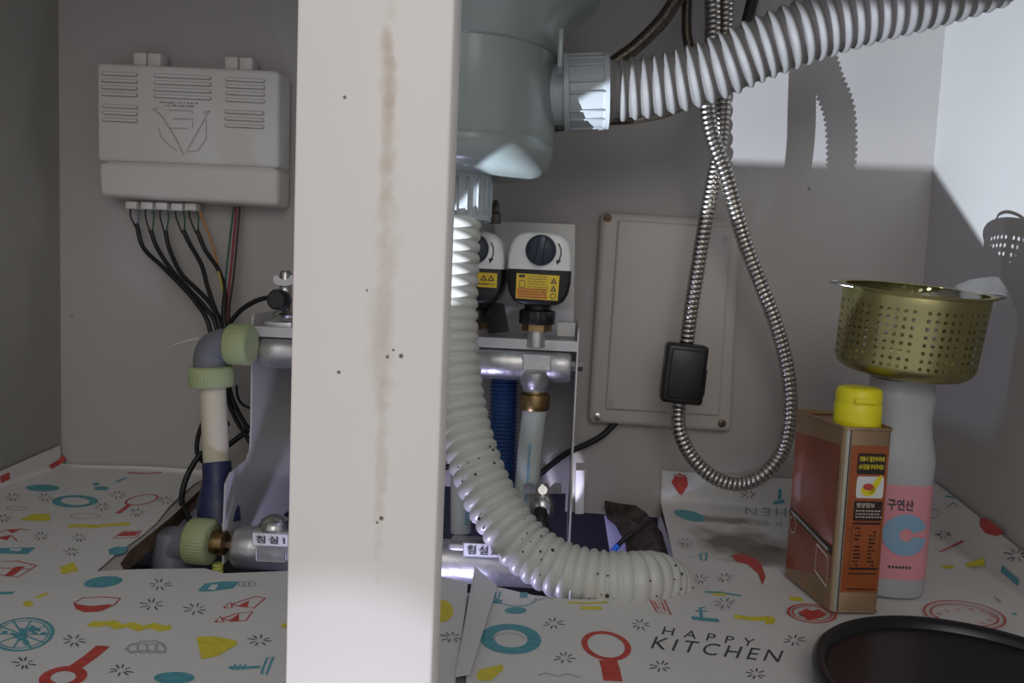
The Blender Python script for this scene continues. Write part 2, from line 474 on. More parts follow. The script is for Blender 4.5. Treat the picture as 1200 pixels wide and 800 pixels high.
S('A', red, [(-5, 661), (20, 660), (43, 666), (20, 680), (-5, 676)], .0014, True); S('A', red, [(10, 678), (24, 667)], .007); S('A', red, [(-5, 668), (35, 670)], .0012)
G('A', yel, [(70, 668), (86, 661), (92, 672), (72, 676)])
S('A', gry, ell(100, 607, 17, 3), .0012, True); S('A', gry, ell(20, 598, 12, 2), .0012)
for p in ((15, 585), (53, 585), (48, 631), (93, 632), (84, 649), (120, 596), (160, 603), (194, 589), (4, 610), (138, 582)): star('A', *p, 9)
# --- sheet B
G('B', teal, ell(121, 687, 23, 6.5, -6))
for x in (108, 117, 126): S('B', wht, ell(x, 687, 3, 2.5, n=12), .0009, True)
S('B', red, [(87, 712), (97, 706), (120, 705), (141, 707), (134, 715), (118, 722), (100, 723), (90, 719)], .0014, True)
G('B', red, [(87, 713), (105, 716), (132, 714), (125, 719), (115, 722), (100, 723), (89, 719)])
S('B', teal, [(-5, 701), (16, 700)], .005); G('B', yel, ell(33, 713, 6, 3.5)); S('B', yel, [(42, 706), (56, 700)], .004)
S('B', teal, ell(26, 750, 36, 19, -8), .0022, True); S('B', teal, ell(26, 750, 31, 16, -8), .0010, True)
for a in range(0, 180, 36):
    c, d = 33 * math.cos(math.radians(a)), 17 * math.sin(math.radians(a)); S('B', teal, [(26 - c, 750 - d), (26 + c, 750 + d)], .0012)
for k in range(16):
    a, r = random.uniform(0, 6.28), random.uniform(.2, .85); G('B', teal, ell(26 + 30 * r * math.cos(a), 750 + 15 * r * math.sin(a), 4, 2, random.uniform(-40, 40), 8))
S('B', yel, [(105, 737), (118, 738), (130, 736), (140, 741), (152, 738), (165, 743), (178, 739), (190, 743), (200, 741)], .008)
S('B', red, [(121, 763), (108, 774), (97, 782), (84, 791)], .009); S('B', red, ell(74, 800, 22, 10, -8), .006, True)
for a, b in (((146, 768), (158, 761)), ((158, 761), (172, 758)), ((172, 758), (186, 759)), ((186, 759), (195, 768)), ((150, 770), (195, 771))):
    S('B', gry, [a, ((a[0] + b[0]) / 2, (a[1] + b[1]) / 2 - 2), b], .0013)
for x in (156, 167, 178, 188): S('B', gry, ell(x, 766, 6, 6, 0, 12), .001, True)
G('B', teal, [(231, 699), (240, 690), (262, 687), (280, 687), (273, 695), (260, 697), (245, 699)]); G('B', wht, [(243, 697), (248, 691), (256, 691), (252, 697)])
for x in (283, 289, 295): S('B', gry, ell(x, 690, 4, 3, 0, 10), .001, True)
S('B', red, [(262, 718), (270, 711), (272, 718), (262, 718)], .0013); S('B', red, [(271, 714), (280, 716), (297, 718), (311, 706), (300, 704), (285, 709), (271, 714)], .0013)
G('B', red, [(278, 716), (292, 709), (290, 717)])
S('B', red, [(252, 735), (258, 728), (262, 735), (252, 735)], .0013); S('B', red, [(260, 731), (272, 734), (288, 733), (296, 722), (276, 725), (260, 731)], .0013)
G('B', red, [(268, 733), (280, 725), (280, 733)])
G('B', yel, [(230, 753), (250, 752), (276, 757), (278, 762), (255, 776), (236, 780)])
S('B', teal, [(268, 790), (290, 790), (305, 789)], .003); S('B', teal, [(306, 797), (313, 778), (320, 777), (312, 798)], .0015, True)
for x in (272, 278, 284): S('B', teal, [(x, 793), (x + 4, 786)], .0012)
G('B', teal, ell(204, 802, 24, 7))
for p in ((187, 691), (178, 715), (229, 720), (304, 757), (87, 757), (28, 784), (142, 792)): star('B', *p, 13)
G('B', yel, ell(517, 722, 14, 13)); star('B', 529, 753, 12)
S('B', yel, [(330, 740), (345, 737)], .006)
# --- sheet C
S('C', teal, ell(604, 705, 24, 11, 4, 24, 0, 200), .0012); G('C', teal, ell(604, 721, 13, 4)); G('C', teal, [(609, 700), (618, 700), (618, 706), (609, 706)])
S('C', teal, [(578, 710), (588, 711)], .007); S('C', gry, [(624, 711), (640, 706), (648, 708)], .0014); S('C', teal, [(583, 712), (586, 699)], .0013)
S('C', teal, ell(598, 755, 28, 14.5, 4, 40), .0095, True); S('C', gry, ell(597, 756, 18, 8, 4, 24, 150, 340), .001)
S('C', yel, [(665, 712), (690, 713), (712, 712)], .003); S('C', yel, [(680, 719), (705, 719)], .006)
S('C', red, ell(710, 764, 26, 15, 12, 36), .0042, True); S('C', red, [(712, 781), (715, 790), (718, 805)], .012)
G('C', yel, [(558, 799), (562, 793), (588, 786), (590, 792), (575, 806), (560, 806)])
S('C', gry, [(630, 799), (640, 796), (652, 800), (665, 797), (680, 801)], .0013)
S('C', red, [(760, 706), (778, 709), (786, 727), (769, 723)], .0014, True); S('C', red, [(765, 709), (775, 711), (780, 723), (771, 720)], .001, True)
S('C', red, [(768, 713), (777, 715)], .001); S('C', red, [(769, 717), (778, 719)], .001)
S('C', teal, [(810, 730), (842, 733)], .006); S('C', teal, [(822, 731), (820, 718), (826, 718)], .0025); S('C', teal, [(814, 722), (829, 722)], .002)
S('C', yel, [(860, 728), (880, 731), (907, 731)], .007)
T('C', blk, 'HAPPY', [(775, 750), (882, 764), (885, 755), (778, 741)], 1.9)
T('C', blk, 'KITCHEN', [(762, 767), (912, 783), (918, 769), (768, 753)], 1.35)
S('C', red, ell(951, 725, 28, 11, 6, 36), .0018, True); S('C', red, ell(951, 725, 23, 8.5, 6, 30), .0012, True)
G('C', red, [(935, 724), (945, 719), (951, 722), (959, 720), (969, 726), (957, 732), (946, 733)])
S('C', red, ell(1130, 727, 48, 16, 8, 40), .0014, True); S('C', red, ell(1130, 727, 40, 12, 8, 36), .0012, True)
for k in range(14):
    a = k * PI / 7; x, y = 1130 + 33 * math.cos(a), 729 + 9 * math.sin(a); S('C', red, [(x - 3, y - 1), (x + 3, y + 1)], .0016)
for p in ((648, 737), (661, 778), (750, 739), (774, 788), (930, 757), (885, 797), (849, 713)): star('C', *p, 12)
G('C', yel, [(893, 728), (905, 729), (908, 737), (897, 738)])
# --- sheet D
G('D', red, [(786, 571), (790, 562), (796, 560), (804, 565), (805, 575), (798, 586), (794, 584)]); S('D', gry, [(788, 561), (796, 564), (804, 562)], .0018)
G('D', teal, ell(808, 607, 19, 5.5, 14)); star('D', 803, 638, 9); star('D', 876, 585, 9); star('D', 820, 682, 10); star('D', 849, 681, 10)
S('D', teal, [(905, 594), (918, 592)], .004); S('D', teal, [(912, 590), (913, 578)], .0035)
G('D', red, [(857, 654), (866, 651), (885, 657), (892, 665), (897, 680), (893, 690), (888, 676), (876, 665), (862, 661)])
S('D', gry, [(855, 656), (857, 652), (866, 652)], .002)
S('D', teal, [(820, 652), (828, 651), (827, 660), (822, 660)], .002, True); S('D', gry, [(806, 655), (820, 656)], .001)
S('D', teal, [(826, 697), (845, 698), (868, 702)], .003); S('D', yel, [(835, 700), (850, 700)], .004); S('D', yel, [(925, 705), (940, 706)], .008)
T('D', gry, 'KITCHEN', [(985, 602), (873, 597), (873, 606), (985, 611)], 1.35)
T('D', gry, 'HAPPY', [(965, 617), (893, 612), (893, 618), (965, 622)], 1.9)
G('D', red, [(1153, 616), (1160, 616), (1182, 632), (1172, 637), (1160, 634), (1153, 626)])
star('D', 1196, 659, 14); star('D', 1110, 635, 9); S('D', teal, [(1178, 675), (1198, 692)], .006); S('D', gry, [(1160, 693), (1172, 710)], .004)
S('D', red, [(1100, 650), (1118, 650), (1133, 643)], .002); S('D', teal, [(1112, 590), (1124, 593)], .0015); S('D', gry, [(1115, 603), (1123, 598), (1126, 604)], .0015)
S('D', yel, [(1105, 668), (1130, 666), (1158, 667)], .007); S('D', teal, [(1186, 724), (1202, 722)], .003); S('D', gry, ell(1098, 610, 6, 5), .001, True)
for k, s in SHEETS.items():
    s['mb'].build('printed_pattern', None, s['o'], smooth=0, kind='stuff')
# folded edge strip standing beside the centre post
mb = MB()
a0, a1, b0, b1 = F(556, 671), F(533, 803), F(582, 697), F(550, 803)
R = []
for i in range(9):
    t = i / 8; a = a0.lerp(a1, t) ; b = b0.lerp(b1, t)
    R.append([a + Vector((0, 0, .0050)), a.lerp(b, .35) + Vector((0, 0, .0062)), b.lerp(a, .2) + Vector((0, 0, .0060)), b + Vector((0, 0, .0050))])
mb.bm.free(); mb = MB()
up3 = Vector((0, 0, .0054))
mb.slab([a0 + up3, b0 + up3 * 1.3, b1 + up3 * 1.3, a1 + up3], Vector((0, 0, 0)), Vector((0, 0, .0005)))
mb.build('liner_offcut', paper_m, smooth=0, label='narrow folded white strip of liner beside the foot of the post', cat='sheet')

# ------------------------------------------------------------------ control box on the back wall
YF = .84
cb = thing('control_box', 'white plastic heating control box with vent slots on the back wall', 'control box', P(220, 240, .86))
tl, tr, br_, bl = P(112, 72.5, YF), P(327, 82, YF), P(325, 241, YF), P(115, 229, YF)
ms = P(113, 189, YF), P(326, 197, YF)
def rquad(mb, q, d0, d1, bev, seg=3):
    """box whose front is the quad q, from depth d0 (front) back to d1, rounded"""
    q = [Vector(p) for p in q]
    A = [mb.v((p.x, d0, p.z)) for p in q]; B = [mb.v((p.x, d1, p.z)) for p in q]
    fs = [mb.face(A), mb.face(B[::-1])] + [mb.face([A[i], A[(i + 1) % 4], B[(i + 1) % 4], B[i]]) for i in range(4)]
    if bev:
        fr = {e for v in A for e in v.link_edges}
        bmesh.ops.bevel(mb.bm, geom=list(fr), offset=bev, segments=seg, affect='EDGES', profile=.5)
        for f in mb.bm.faces: f.material_index = mb.mi
mb = MB(); rquad(mb, [tl + Vector((.004, 0, -.002)), tr + Vector((-.004, 0, -.002)), br_ + Vector((-.004, 0, .004)), bl + Vector((.004, 0, .004))], YF + .006, YB, .006)
mb.build('housing', plast, cb)
mb = MB(); rquad(mb, [tl, tr, ms[1] + Vector((.0, 0, .0008)), ms[0] + Vector((0, 0, .0008))], YF, YF + .034, .005); mb.build('upper_cover', plast, cb)
mb = MB(); rquad(mb, [ms[0], ms[1], br_, bl], YF + .0012, YF + .034, .006); mb.build('lower_cover', plast, cb)
UX = (tr - tl).normalized(); UZ = (tl - bl).normalized()
def bp(px, py, d=0): p = P(px, py, YF); p.y -= d; return p
def slot(px0, px1, py, h=4.6, k=0):
    a = bp(px0, py); b = bp(px1, py); r = h / 2 * YF / FPX; c = a.lerp(b, .5); hw = (b - a).length / 2 - r
    pts = []
    for i in range(7): t = PI / 2 + PI * i / 6; pts.append((-hw + r * math.cos(t), r * math.sin(t)))
    for i in range(7): t = -PI / 2 + PI * i / 6; pts.append((hw + r * math.cos(t), r * math.sin(t)))
    ou = [c + UX * x + UZ * z for x, z in pts]; inn = [c + UX * x * (1 - .0009 / max(hw, .001)) + UZ * z * .62 - UZ * .0001 for x, z in pts]
    mb = MB(); mb.use(plast_d)
    n = len(ou); dv = Vector((0, -.0004, 0))
    O = [mb.v(p + dv) for p in ou]; I = [mb.v(p + dv * 1.2 + UZ * .0003) for p in inn]
    for i in range(n): mb.face([O[i], O[(i + 1) % n], I[(i + 1) % n], I[i]])
    mb.use(plast); J = [mb.v(p + dv * 3 + UZ * .0003) for p in inn]
    for i in range(n): mb.face([I[i], I[(i + 1) % n], J[(i + 1) % n], J[i]])
    mb.face(J); mb.build('vent_slot', None, cb, smooth=0)
for x0_, x1_, y0_, n in ((119, 162, 87, 4), (120, 162, 125, 3), (180, 248, 90, 4), (264, 311, 94, 4), (263, 310, 132, 3)):
    for i in range(n): slot(x0_, x1_, y0_ + i * 8.0)
mb = MB(); fb = lambda x, y: bp(x, y, .0006)
def bs(pts, wd=1.6):
    ribbon(mb, pts, wd, fb)
mb.use(mat('emboss', (.45, .44, .42), .5))
bs([(180, 128), (190, 136), (205, 160), (216, 182), (222, 172), (245, 131)]); bs([(186, 150), (189, 160), (200, 172), (208, 177)], 1.2); bs([(242, 140), (242, 163), (232, 177), (220, 178)], 1.2)
bs([(198, 129), (225, 130), (226, 134)], 1.4); bs([(203, 139), (226, 140), (226, 150)], 1.4); bs([(200, 150), (221, 151)], 1.2); bs([(180, 128), (186, 127)], 1.2); bs([(238, 132), (247, 130)])
mb.build('embossed_emblem', None, cb, smooth=0)
mb = MB(); mb.use(mat('small_print', (.22, .2, .19), .5))
for yy, x0_, x1_ in ((120.0, 187, 231), (123.6, 194, 226)):
    x = x0_
    while x < x1_:
        wd = random.choice((1.2, 2, 2.6)); y_ = yy + (x - 187) * .03
        ribbon(mb, [(x, y_ + random.uniform(-.5, .5)), (x + wd, y_)], random.uniform(.9, 2), fb); x += wd + random.choice((.7, .9, 2))
mb.build('small_print', None, cb, smooth=0, kind='stuff')
for x in (173, 280):
    for dx in (-8, 9):
        mb = MB(); p = P(x + dx, (67 if x < 200 else 72) + dx * .04, .858); mb.box(p + Vector((0, .006, -.003)), (.0150, .018, .0145), bev=.0015)
        mb.build('hinge_tab', plast, cb)
conn = [(157, 241), (175, 241.5), (192, 242), (210, 243), (226, 243)]
for x, y in conn:
    mb = MB(); mb.box(P(x, y, .862), (.013, .013, .008), bev=.0006); mb.build('terminal_plug', plast, cb)

# ------------------------------------------------------------------ cables (left)
def cable(name, pts, r, m, label, cat='cable', group=None, n=8, kids=()):
    mb = MB().tube([P(*p) for p in pts], r, n, .004)
    return mb.build(name, m, None, 60, label, cat, group)
lead = [mat('lead_black', (.02, .02, .02), .5), mat('lead_green', (.03, .10, .06), .5), mat('lead_blue', (.12, .16, .2), .5)]
cbl = [
 ([(160, 262, .862), (168, 290, .86), (190, 312, .85), (210, 332, .84), (230, 355, .83), (246, 386, .82), (256, 470, .82), (268, 500, .82)], 'leftmost of the five black cables under the control box'),
 ([(177, 270, .862), (183, 288, .86), (200, 315, .85), (222, 340, .84), (242, 362, .83), (254, 386, .825), (262, 470, .82)], 'second black cable from the left under the control box'),
 ([(194, 270, .862), (198, 290, .86), (212, 320, .85), (232, 340, .84), (248, 358, .83), (258, 386, .82), (268, 470, .825), (294, 520, .83)], 'middle one of the five black cables under the control box'),
 ([(215, 270, .862), (222, 285, .86), (236, 310, .85), (243, 335, .84), (252, 362, .83), (261, 386, .825), (270, 460, .825), (292, 505, .83)], 'second black cable from the right under the control box'),
 ([(231, 270, .862), (240, 292, .86), (256, 316, .85), (263, 340, .84), (262, 365, .83), (264, 386, .825), (272, 450, .82)], 'rightmost of the five black cables under the control box')]
for i, (pts, lab) in enumerate(cbl):
    o = cable('cable', pts, .0026, rub, lab, group='black cables under the control box')
    cx, cy = conn[i]
    for k in (-1, 1):
        mb = MB().tube([P(cx + k * 4, cy + 3, .862), P(cx + k * 5 + (pts[0][0] - cx) * .3, cy + 12, .862), P(pts[0][0] + k * 1.0, pts[0][1] + 4, .862)], .0010, 6, .004)
        mb.build('wire_lead', lead[(k + 1) // 2 + (1 if i == 0 and k > 0 else 0)], o)
cable('wire', [(232, 243, .865), (240, 262, .864), (250, 290, .86), (258, 320, .85), (263, 350, .84), (264, 390, .83)], .0012, mat('wire_orange', (.50, .22, .06), .5), 'thin orange wire hanging beside the five black cables', 'wire')
cable('wire', [(256, 318, .846), (260, 335, .84), (262, 350, .836), (266, 390, .825)], .0013, mat('wire_yellow', (.45, .36, .06), .5), 'short yellow wire alongside the cable bundle', 'wire')
cable('wire', [(274, 242, .865), (270, 275, .86), (265, 320, .85), (263, 350, .84), (262, 390, .83)], .0012, mat('wire_green', (.02, .10, .08), .5), 'thin dark green wire under the right half of the control box', 'wire')
cable('wire', [(277, 242, .865), (273, 290, .86), (269, 330, .85), (266, 360, .84), (266, 390, .83)], .0015, mat('wire_red', (.28, .03, .05), .5), 'dark red wire under the right half of the control box', 'wire')
cable('wire', [(281, 242, .865), (277, 290, .862), (273, 330, .852), (269, 360, .842), (269, 390, .83)], .0012, mat('wire_maroon', (.04, .008, .012), .5), 'black wire beside the dark red wire', 'wire')
cable('cable', [(266, 392, .80), (270, 378, .80), (284, 362, .79), (304, 351, .78), (322, 348, .77), (332, 348, .765)], .0026, rub, 'black cable arching from the bundle to the air vent')
cable('cable', [(238, 494, .80), (232, 512, .80), (231, 530, .80), (238, 541, .80), (246, 540, .81)], .0026, rub, 'short black cable loop left of the cream pipe')
cable('cable', [(300, 496, .84), (280, 512, .83), (262, 524, .82), (238, 530, .79), (222, 552, .78), (214, 575, .77), (214, 593, .76), (224, 612, .75), (236, 640, .74)], .0032, rub, 'thick black cable curving down behind the cream pipe into the hole')
cable('cable', [(300, 534, .84), (285, 552, .83), (277, 567, .82), (288, 572, .82), (300, 573, .82)], .0026, rub, 'black cable bend beside the navy coupling')
cable('cable', [(277, 452, .81), (279, 466, .82), (286, 475, .83), (300, 480, .83)], .0014, rub, 'thin black cable loop right of the cream pipe', 'cable')
MB().tube([P(232, 396, .80), P(215, 400, .795), P(197, 407, .79)], .0011, 6, .01).build('cable_tie', mat('tie_white', (.6, .58, .54), .5), None, 60, 'white cable tie tail sticking out left of the bundle', 'cable tie')

# ------------------------------------------------------------------ pipe fittings (left)
YP = .74
def ribbed_nut(a, b, r, m, n=44, rib=.00035, name='nut', parent=None, bev=.002):
    a, b = Vector(a), Vector(b); ax = (b - a).normalized(); h = (b - a).length
    u = ax.orthogonal().normalized(); w_ = ax.cross(u); N2 = n * 4
    mb = MB(); R = []
    for rr, hh in ((r - bev, 0), (r, bev), (r, h - bev), (r - bev, h), (r * .7, h)):
        R.append([a + ax * hh + (u * math.cos(2 * PI * i / N2) + w_ * math.sin(2 * PI * i / N2)) * (rr + (rib if (i % 4) in (1, 2) else 0)) for i in range(N2)])
    mb.rings(R); return mb.build(name, m, parent)
el = thing('pipe_elbow', 'dark grey pipe elbow with two pale green nuts, top of the cream pipe', 'pipe fitting', P(250, 454, YP))
mb = MB(); mb.tube([P(247, 434, YP), P(247, 420, YP), P(251, 409, YP), P(262, 404, YP), P(277, 404, YP)], .0165, 24, .003); mb.build('elbow_body', grey_f, el)
ribbed_nut(P(268, 403, YP), P(295, 404.5, YP), .0200, green_f, parent=el)
ribbed_nut(P(247, 429, YP), P(247.5, 453, YP), .0212, green_f, parent=el)
pp = MB().cyl(P(249, 448, YP), P(254, 552, YP), .0125, 28).build('cream_pipe', cream, None, 60, 'cream plastic pipe standing between grey elbow and navy coupling', 'pipe')
nv = thing('pipe_coupling', 'navy blue plastic coupling at the foot of the cream pipe', 'pipe fitting', P(262, 606, YP))
a, b = P(254, 541, YP), P(257, 612, YP - .012)
MB().lathe(a, b - a, [(.0132, 0), (.0140, .0015), (.0142, .018), (.0150, .021), (.0195, .036), (.0203, .040), (.0203, .060)], 32).build('coupling_body', navy, nv)

YL = .70
e2 = thing('pipe_elbow', 'dark grey lower elbow with pale green nut in the floor hole', 'pipe fitting', P(203, 668, YL))
mb = MB(); mb.tube([P(200, 672, YL), P(200, 655, YL), P(201, 645, YL), P(208, 637, YL), P(226, 635, YL)], .0162, 24, .003)
mb.lathe(P(200, 669, YL), P(200, 640, YL) - P(200, 669, YL), [(.0185, 0), (.020, .002), (.0185, .004), (.0165, .006), (.0165, .036), (.013, .0405)], 28); mb.build('elbow_body', grey_f, e2)
ribbed_nut(P(222, 633, YL), P(250, 635, YL), .0215, green_f, parent=e2)
MB().cyl(P(248, 635, YL), P(264, 636, YL), .0115, 24).build('brass_nipple', brass, e2, label='brass threaded nipple')
ribbed_nut(P(205, 690, YL), P(203, 672, YL), .0205, green_f, parent=e2, name='lower_nut')
# threaded yellow-green stub next to it
yt = MB(); a, b = P(256, 690, YL), P(255, 655, YL)
yt.lathe(a, b - a, [(.0045 + .0008 * (i % 2), i * .0016) for i in range(17)], 20)
yt.build('threaded_rod', mat('rod_yellow', (.55, .56, .12), .4), None, 40, 'yellow green threaded rod beside the lower elbow', 'rod')

# ------------------------------------------------------------------ manifold bracket and bars
XA = P(294, 440, .76).x; XBk = P(676, 430, .76).x
br = thing('manifold_bracket', 'light grey sheet metal bracket holding the manifold bars', 'bracket', (-.15, .86, -.02))
def side_plate(x, name='side_plate'):
    prof = [(YB, P(297, 368, .76).z + .002), (.765, P(297, 368, .76).z), (.762, .20), (.762, .09), (.760, .064), (.752, .055), (.713, .051), (.703, .043), (.70, .0), (.70, -.035), (YB, -.035)]
    mb = MB(); mb.slab([Vector((x, y, z)) for y, z in prof], Vector((-.0008, 0, 0)), Vector((.0008, 0, 0)))
    return mb.build(name, plate_m, br, smooth=0)
side_plate(XA); side_plate(XBk)
zt = P(620, 399, .76).z
MB().box(((XA + XBk) / 2, .80, zt), (XBk - XA, .075, .0022)).build('ledge', plate_m, br, smooth=0)
MB().box(((XA + XBk) / 2, .7625, zt - .004), (XBk - XA, .0018, .010)).build('ledge_lip', plate_m, br, smooth=0)
q = [P(580, 259, .86), P(674, 263, .86), P(672, 399, .86), P(580, 399, .86)]
mb = MB(); mb.slab(q, Vector((0, 0, 0)), Vector((0, .0015, 0))); mb.build('back_plate', plate_m, br, smooth=0)
mb = MB(); q = P(664, 378, .80); mb.box(q, (.018, .03, .0015)); mb.box(q + Vector((0, -.015, -.006)), (.018, .0015, .014)); mb.build('angle_tab', plate_m, br, smooth=0)
def bar(name, label, pl, pr_, Y, r):
    a, b = P(*pl, Y), P(*pr_, Y); b.z = a.z = (a.z + b.z) / 2
    a.x, b.x = XA + .006, XBk - .006
    t = thing(name, label, 'manifold', (a + b) / 2 - Vector((0, 0, r)))
    mb = MB(); L = (b - a).length
    prof = [(r * .8, 0), (r * .95, .002), (r, .004), (r, .022), (r * .985, .023)]
    x = .05
    while x < L - .03: prof += [(r * .985, x), (r, x + .001), (r, x + .028), (r * .985, x + .029)]; x += .062
    prof += [(r * .985, L - .018), (r, L - .017), (r, L - .003), (r * .92, L)]
    mb.lathe(a, b - a, prof, 32); mb.build('barrel', nickel, t)
    for e, s_ in ((a, 1), (b, -1)):
        MB().cyl(e - Vector((s_ * .012, 0, 0)), e + Vector((s_ * .004, 0, 0)), .0055, 6).build('end_bolt', steel, t, smooth=20)
    return t, a, b
bu, ua, ub = bar('upper_manifold', 'upper nickel-plated manifold bar below the valve actuators', (320, 412), (620, 425), .775, .0175)
def frame_rect(px0, py0, px1, py1, Y, m, parent, name, th=.0009, dep=.003, back=None):
    a, b, c, d = P(px0, py0, Y), P(px1, py0 + (px1 - px0) * .045, Y), P(px1, py1 + (px1 - px0) * .045, Y), P(px0, py1, Y)
    mb = MB()
    if back: mb.use(back); mb.slab([a, b, c, d], Vector((0, 0, 0)), Vector((0, dep, 0)))
    mb.use(m)
    for p, q in ((a, b), (b, c), (c, d), (d, a)): mb.cyl(p, q, th, 6)
    return mb.build(name, None, parent, smooth=0)
frame_rect(613, 415, 645, 433, .7562, steel, bu, 'rating_plate', .0005, .002, nickel)
for px in (330,):
    MB().box(P(px, 380, .775), (.03, .022, .008), bev=.002).build('mounting_boss', nickel, bu)
bl_, la, lb = bar('lower_manifold', 'lower nickel-plated manifold bar with room name tags, by the hole', (300, 643), (560, 657), .715, .0205)
for px, py in ((322, 598), (420, 606), (552, 612)):
    p = P(px, py, .715); p.z = la.z + .019
    if px < 500:
        mb = MB(); mb.lathe(p, (0, 0, 1), [(.0145, 0), (.015, .004), (.013, .0065), (.013, .010), (.008, .0135), (.004, .015)], 20); mb.build('port_cap', steel, bl_)
    mb = MB(); mb.box(p + Vector((0, 0, -.002)), (.040, .026, .010), bev=.003); mb.build('port_boss', nickel, bl_)
def tag_plate(px0, py0, px1, py1, Y, body, parent):
    sl = .045
    frame_rect(px0, py0, px1, py1, Y, mat('tag_edge', (.35, .35, .35), .5), parent, 'room_tag', .0004, .002, white_g)
    mb = MB(); mb.use(blk); h = py1 - py0
    quad_text(mb, body, [(px0 + 4, py1 - 3), (px1 - 4, py1 - 3 + sl * (px1 - px0)), (px1 - 4, py0 + 3 + sl * (px1 - px0)), (px0 + 4, py0 + 3)], lambda x, y: P(x, y, Y - .0008), 1.3)
    mb.build('tag_lettering', None, parent, smooth=0)
tag_plate(296, 624, 338, 639, .690, '침실1', bl_)
tag_plate(543, 636, 585, 652, .690, '침실2', bl_)
frame_rect(300, 642, 334, 657, .692, steel, bl_, 'rating_plate', .0005, .002, nickel)

# ------------------------------------------------------------------ valve actuators
def superr(w_, h, r, n=6):
    pts = []
    for cx, cz, a0 in ((w_ - r, h - r, 0), (-w_ + r, h - r, 90), (-w_ + r, -h + r, 180), (w_ - r, -h + r, 270)):
        for i in range(n + 1): t = math.radians(a0 + 90 * i / n); pts.append((cx + r * math.cos(t), cz + r * math.sin(t)))
    return pts
def actuator(label, group, full=True):
    Y = .745
    c = P(632, 316, Y); k = Y / FPX
    t = thing('valve_actuator', label, 'actuator', P(632, 384, Y), group)
    def outline(top):
        # x half width by height in px around centre line
        if top: prof = [(37.5, 0), (37.2, 15), (35, 28), (31, 36), (25, 41), (15, 43.5), (0, 44)]
        else: prof = [(37.5, 0), (37.4, -14), (35, -27), (30, -36), (23, -40.5), (12, -42), (0, -42)]
        pts = prof + [(-x, z) for x, z in prof[-2::-1]]
        return pts
    for top, m, nm in ((True, white_g, 'upper_shell'), (False, black_m, 'lower_shell')):
        R = []
        O = outline(top)
        for d, s_ in ((.002, .90), (0.0, .96), (.0, .962), (.003, 1.0), (.046, 1.0)):
            R.append([c + Vector((x * k * s_, (d if s_ >= 1 else -.0 + d), z * k * (s_ if s_ < 1 else 1))) for x, z in O])
        R[0] = [c + Vector((x * k * .90, -.0035, z * k * .90)) for x, z in O]
        R[1] = [c + Vector((x * k * .95, -.0025, z * k * .95)) for x, z in O]
        R[2] = [c + Vector((x * k * .985, -.0005, z * k * .985)) for x, z in O]
        mb = MB(); mb.rings(R); mb.build(nm, m, t)
    dc = c + Vector((1 * k, -.0035, 22.5 * k))
    mb = MB(); mb.cyl(dc, dc + Vector((0, -.006, 0)), 18 * k, 40, 17 * k, .0008); dl = mb.build('dial', dial_m, t)
    mb = MB(); mb.box(dc + Vector((0, -.008, 0)), (9 * k, .007, 33 * k), Matrix.Rotation(math.radians(8), 3, 'Y'), .001); mb.build('dial_grip', dial_m, dl)
    mb = MB(); fn = lambda x, z: c + Vector((x * k, -.0040, z * k))
    ribbon(mb, [(21, 31), (24, 25), (24.5, 18), (22, 10)], 1.6, fn); fill(mb, [(19, 12), (25, 12), (20.5, 6)], fn); mb.build('turn_arrow', blk, t, smooth=0)
    f2 = lambda x, z: c + Vector((x * k, -.0042, z * k))
    if full:
        mb = MB(); mb.use(lab_y); mb.slab([f2(-26, -5), f2(24, -6), f2(23, -35), f2(-26, -34)], Vector((0, 0, 0)), Vector((0, .0006, 0))); lb_ = mb.build('warning_label', None, t, smooth=0)
        f3 = lambda x, z: c + Vector((x * k, -.0044, z * k)); mb = MB(); mb.use(lab_o)
        fill(mb, [(-25, -22), (10, -22), (10, -34), (-25, -33)], f3); mb.use(blk)
        f3b = lambda x, z: c + Vector((x * k, -.0046, z * k))
        for yy in range(-8, -33, -3):
            x = -13 if yy > -21 else -23
            while x < 10: wd = random.choice((1, 2, 3)); ribbon(mb, [(x, yy), (x + wd, yy)], .8, f3b); x += wd + random.choice((.6, 1.2))
        for zz in (-12, -21):
            fill(mb, [(14, zz - 3.5), (21, zz - 3.5), (17.5, zz + 3.5)], f3b)
        mb.use(lab_y)
        for zz in (-12, -21): fill(mb, [(16.3, zz - 2.4), (18.7, zz - 2.4), (17.5, zz + 1)], lambda x, z: c + Vector((x * k, -.0048, z * k)))
        mb.use(blk); ribbon(mb, ell(17.5, -30, 3, 3, 0, 14), .9, f3b, True); ribbon(mb, superr(3, 4, .5, 1), .7, lambda x, z: f3b(x - 19, z - 17), True); ribbon(mb, [(-23, -8), (-16, -8)], 3, f3b)
        mb.build('label_print', None, lb_, smooth=0)
    else:
        mb = MB(); mb.use(lab_y); mb.slab([f2(-28, -4), f2(30, -5), f2(30, -22), f2(-28, -21)], Vector((0, 0, 0)), Vector((0, .0006, 0))); lb_ = mb.build('warning_label', None, t, smooth=0)
        f3b = lambda x, z: c + Vector((x * k, -.0046, z * k)); mb = MB(); mb.use(blk)
        for xx in (14, 23): fill(mb, [(xx - 4, -14), (xx + 4, -14), (xx, -7)], f3b)
        x = 0
        while x < 27: wd = random.choice((1, 2, 3)); ribbon(mb, [(x, -18), (x + wd, -18)], 1.6, f3b); x += wd + 1
        mb.use(lab_y)
        for xx in (14, 23): fill(mb, [(xx - 1.8, -12.8), (xx + 1.8, -12.8), (xx, -9.5)], lambda x, z: c + Vector((x * k, -.0048, z * k)))
        mb.use(lab_o); fill(mb, [(-2, -6), (7, -6), (7, -14), (-2, -14)], f3b)
        mb.build('label_print', None, lb_, smooth=0)
    ax = c + Vector((-1 * k, .02, 0))
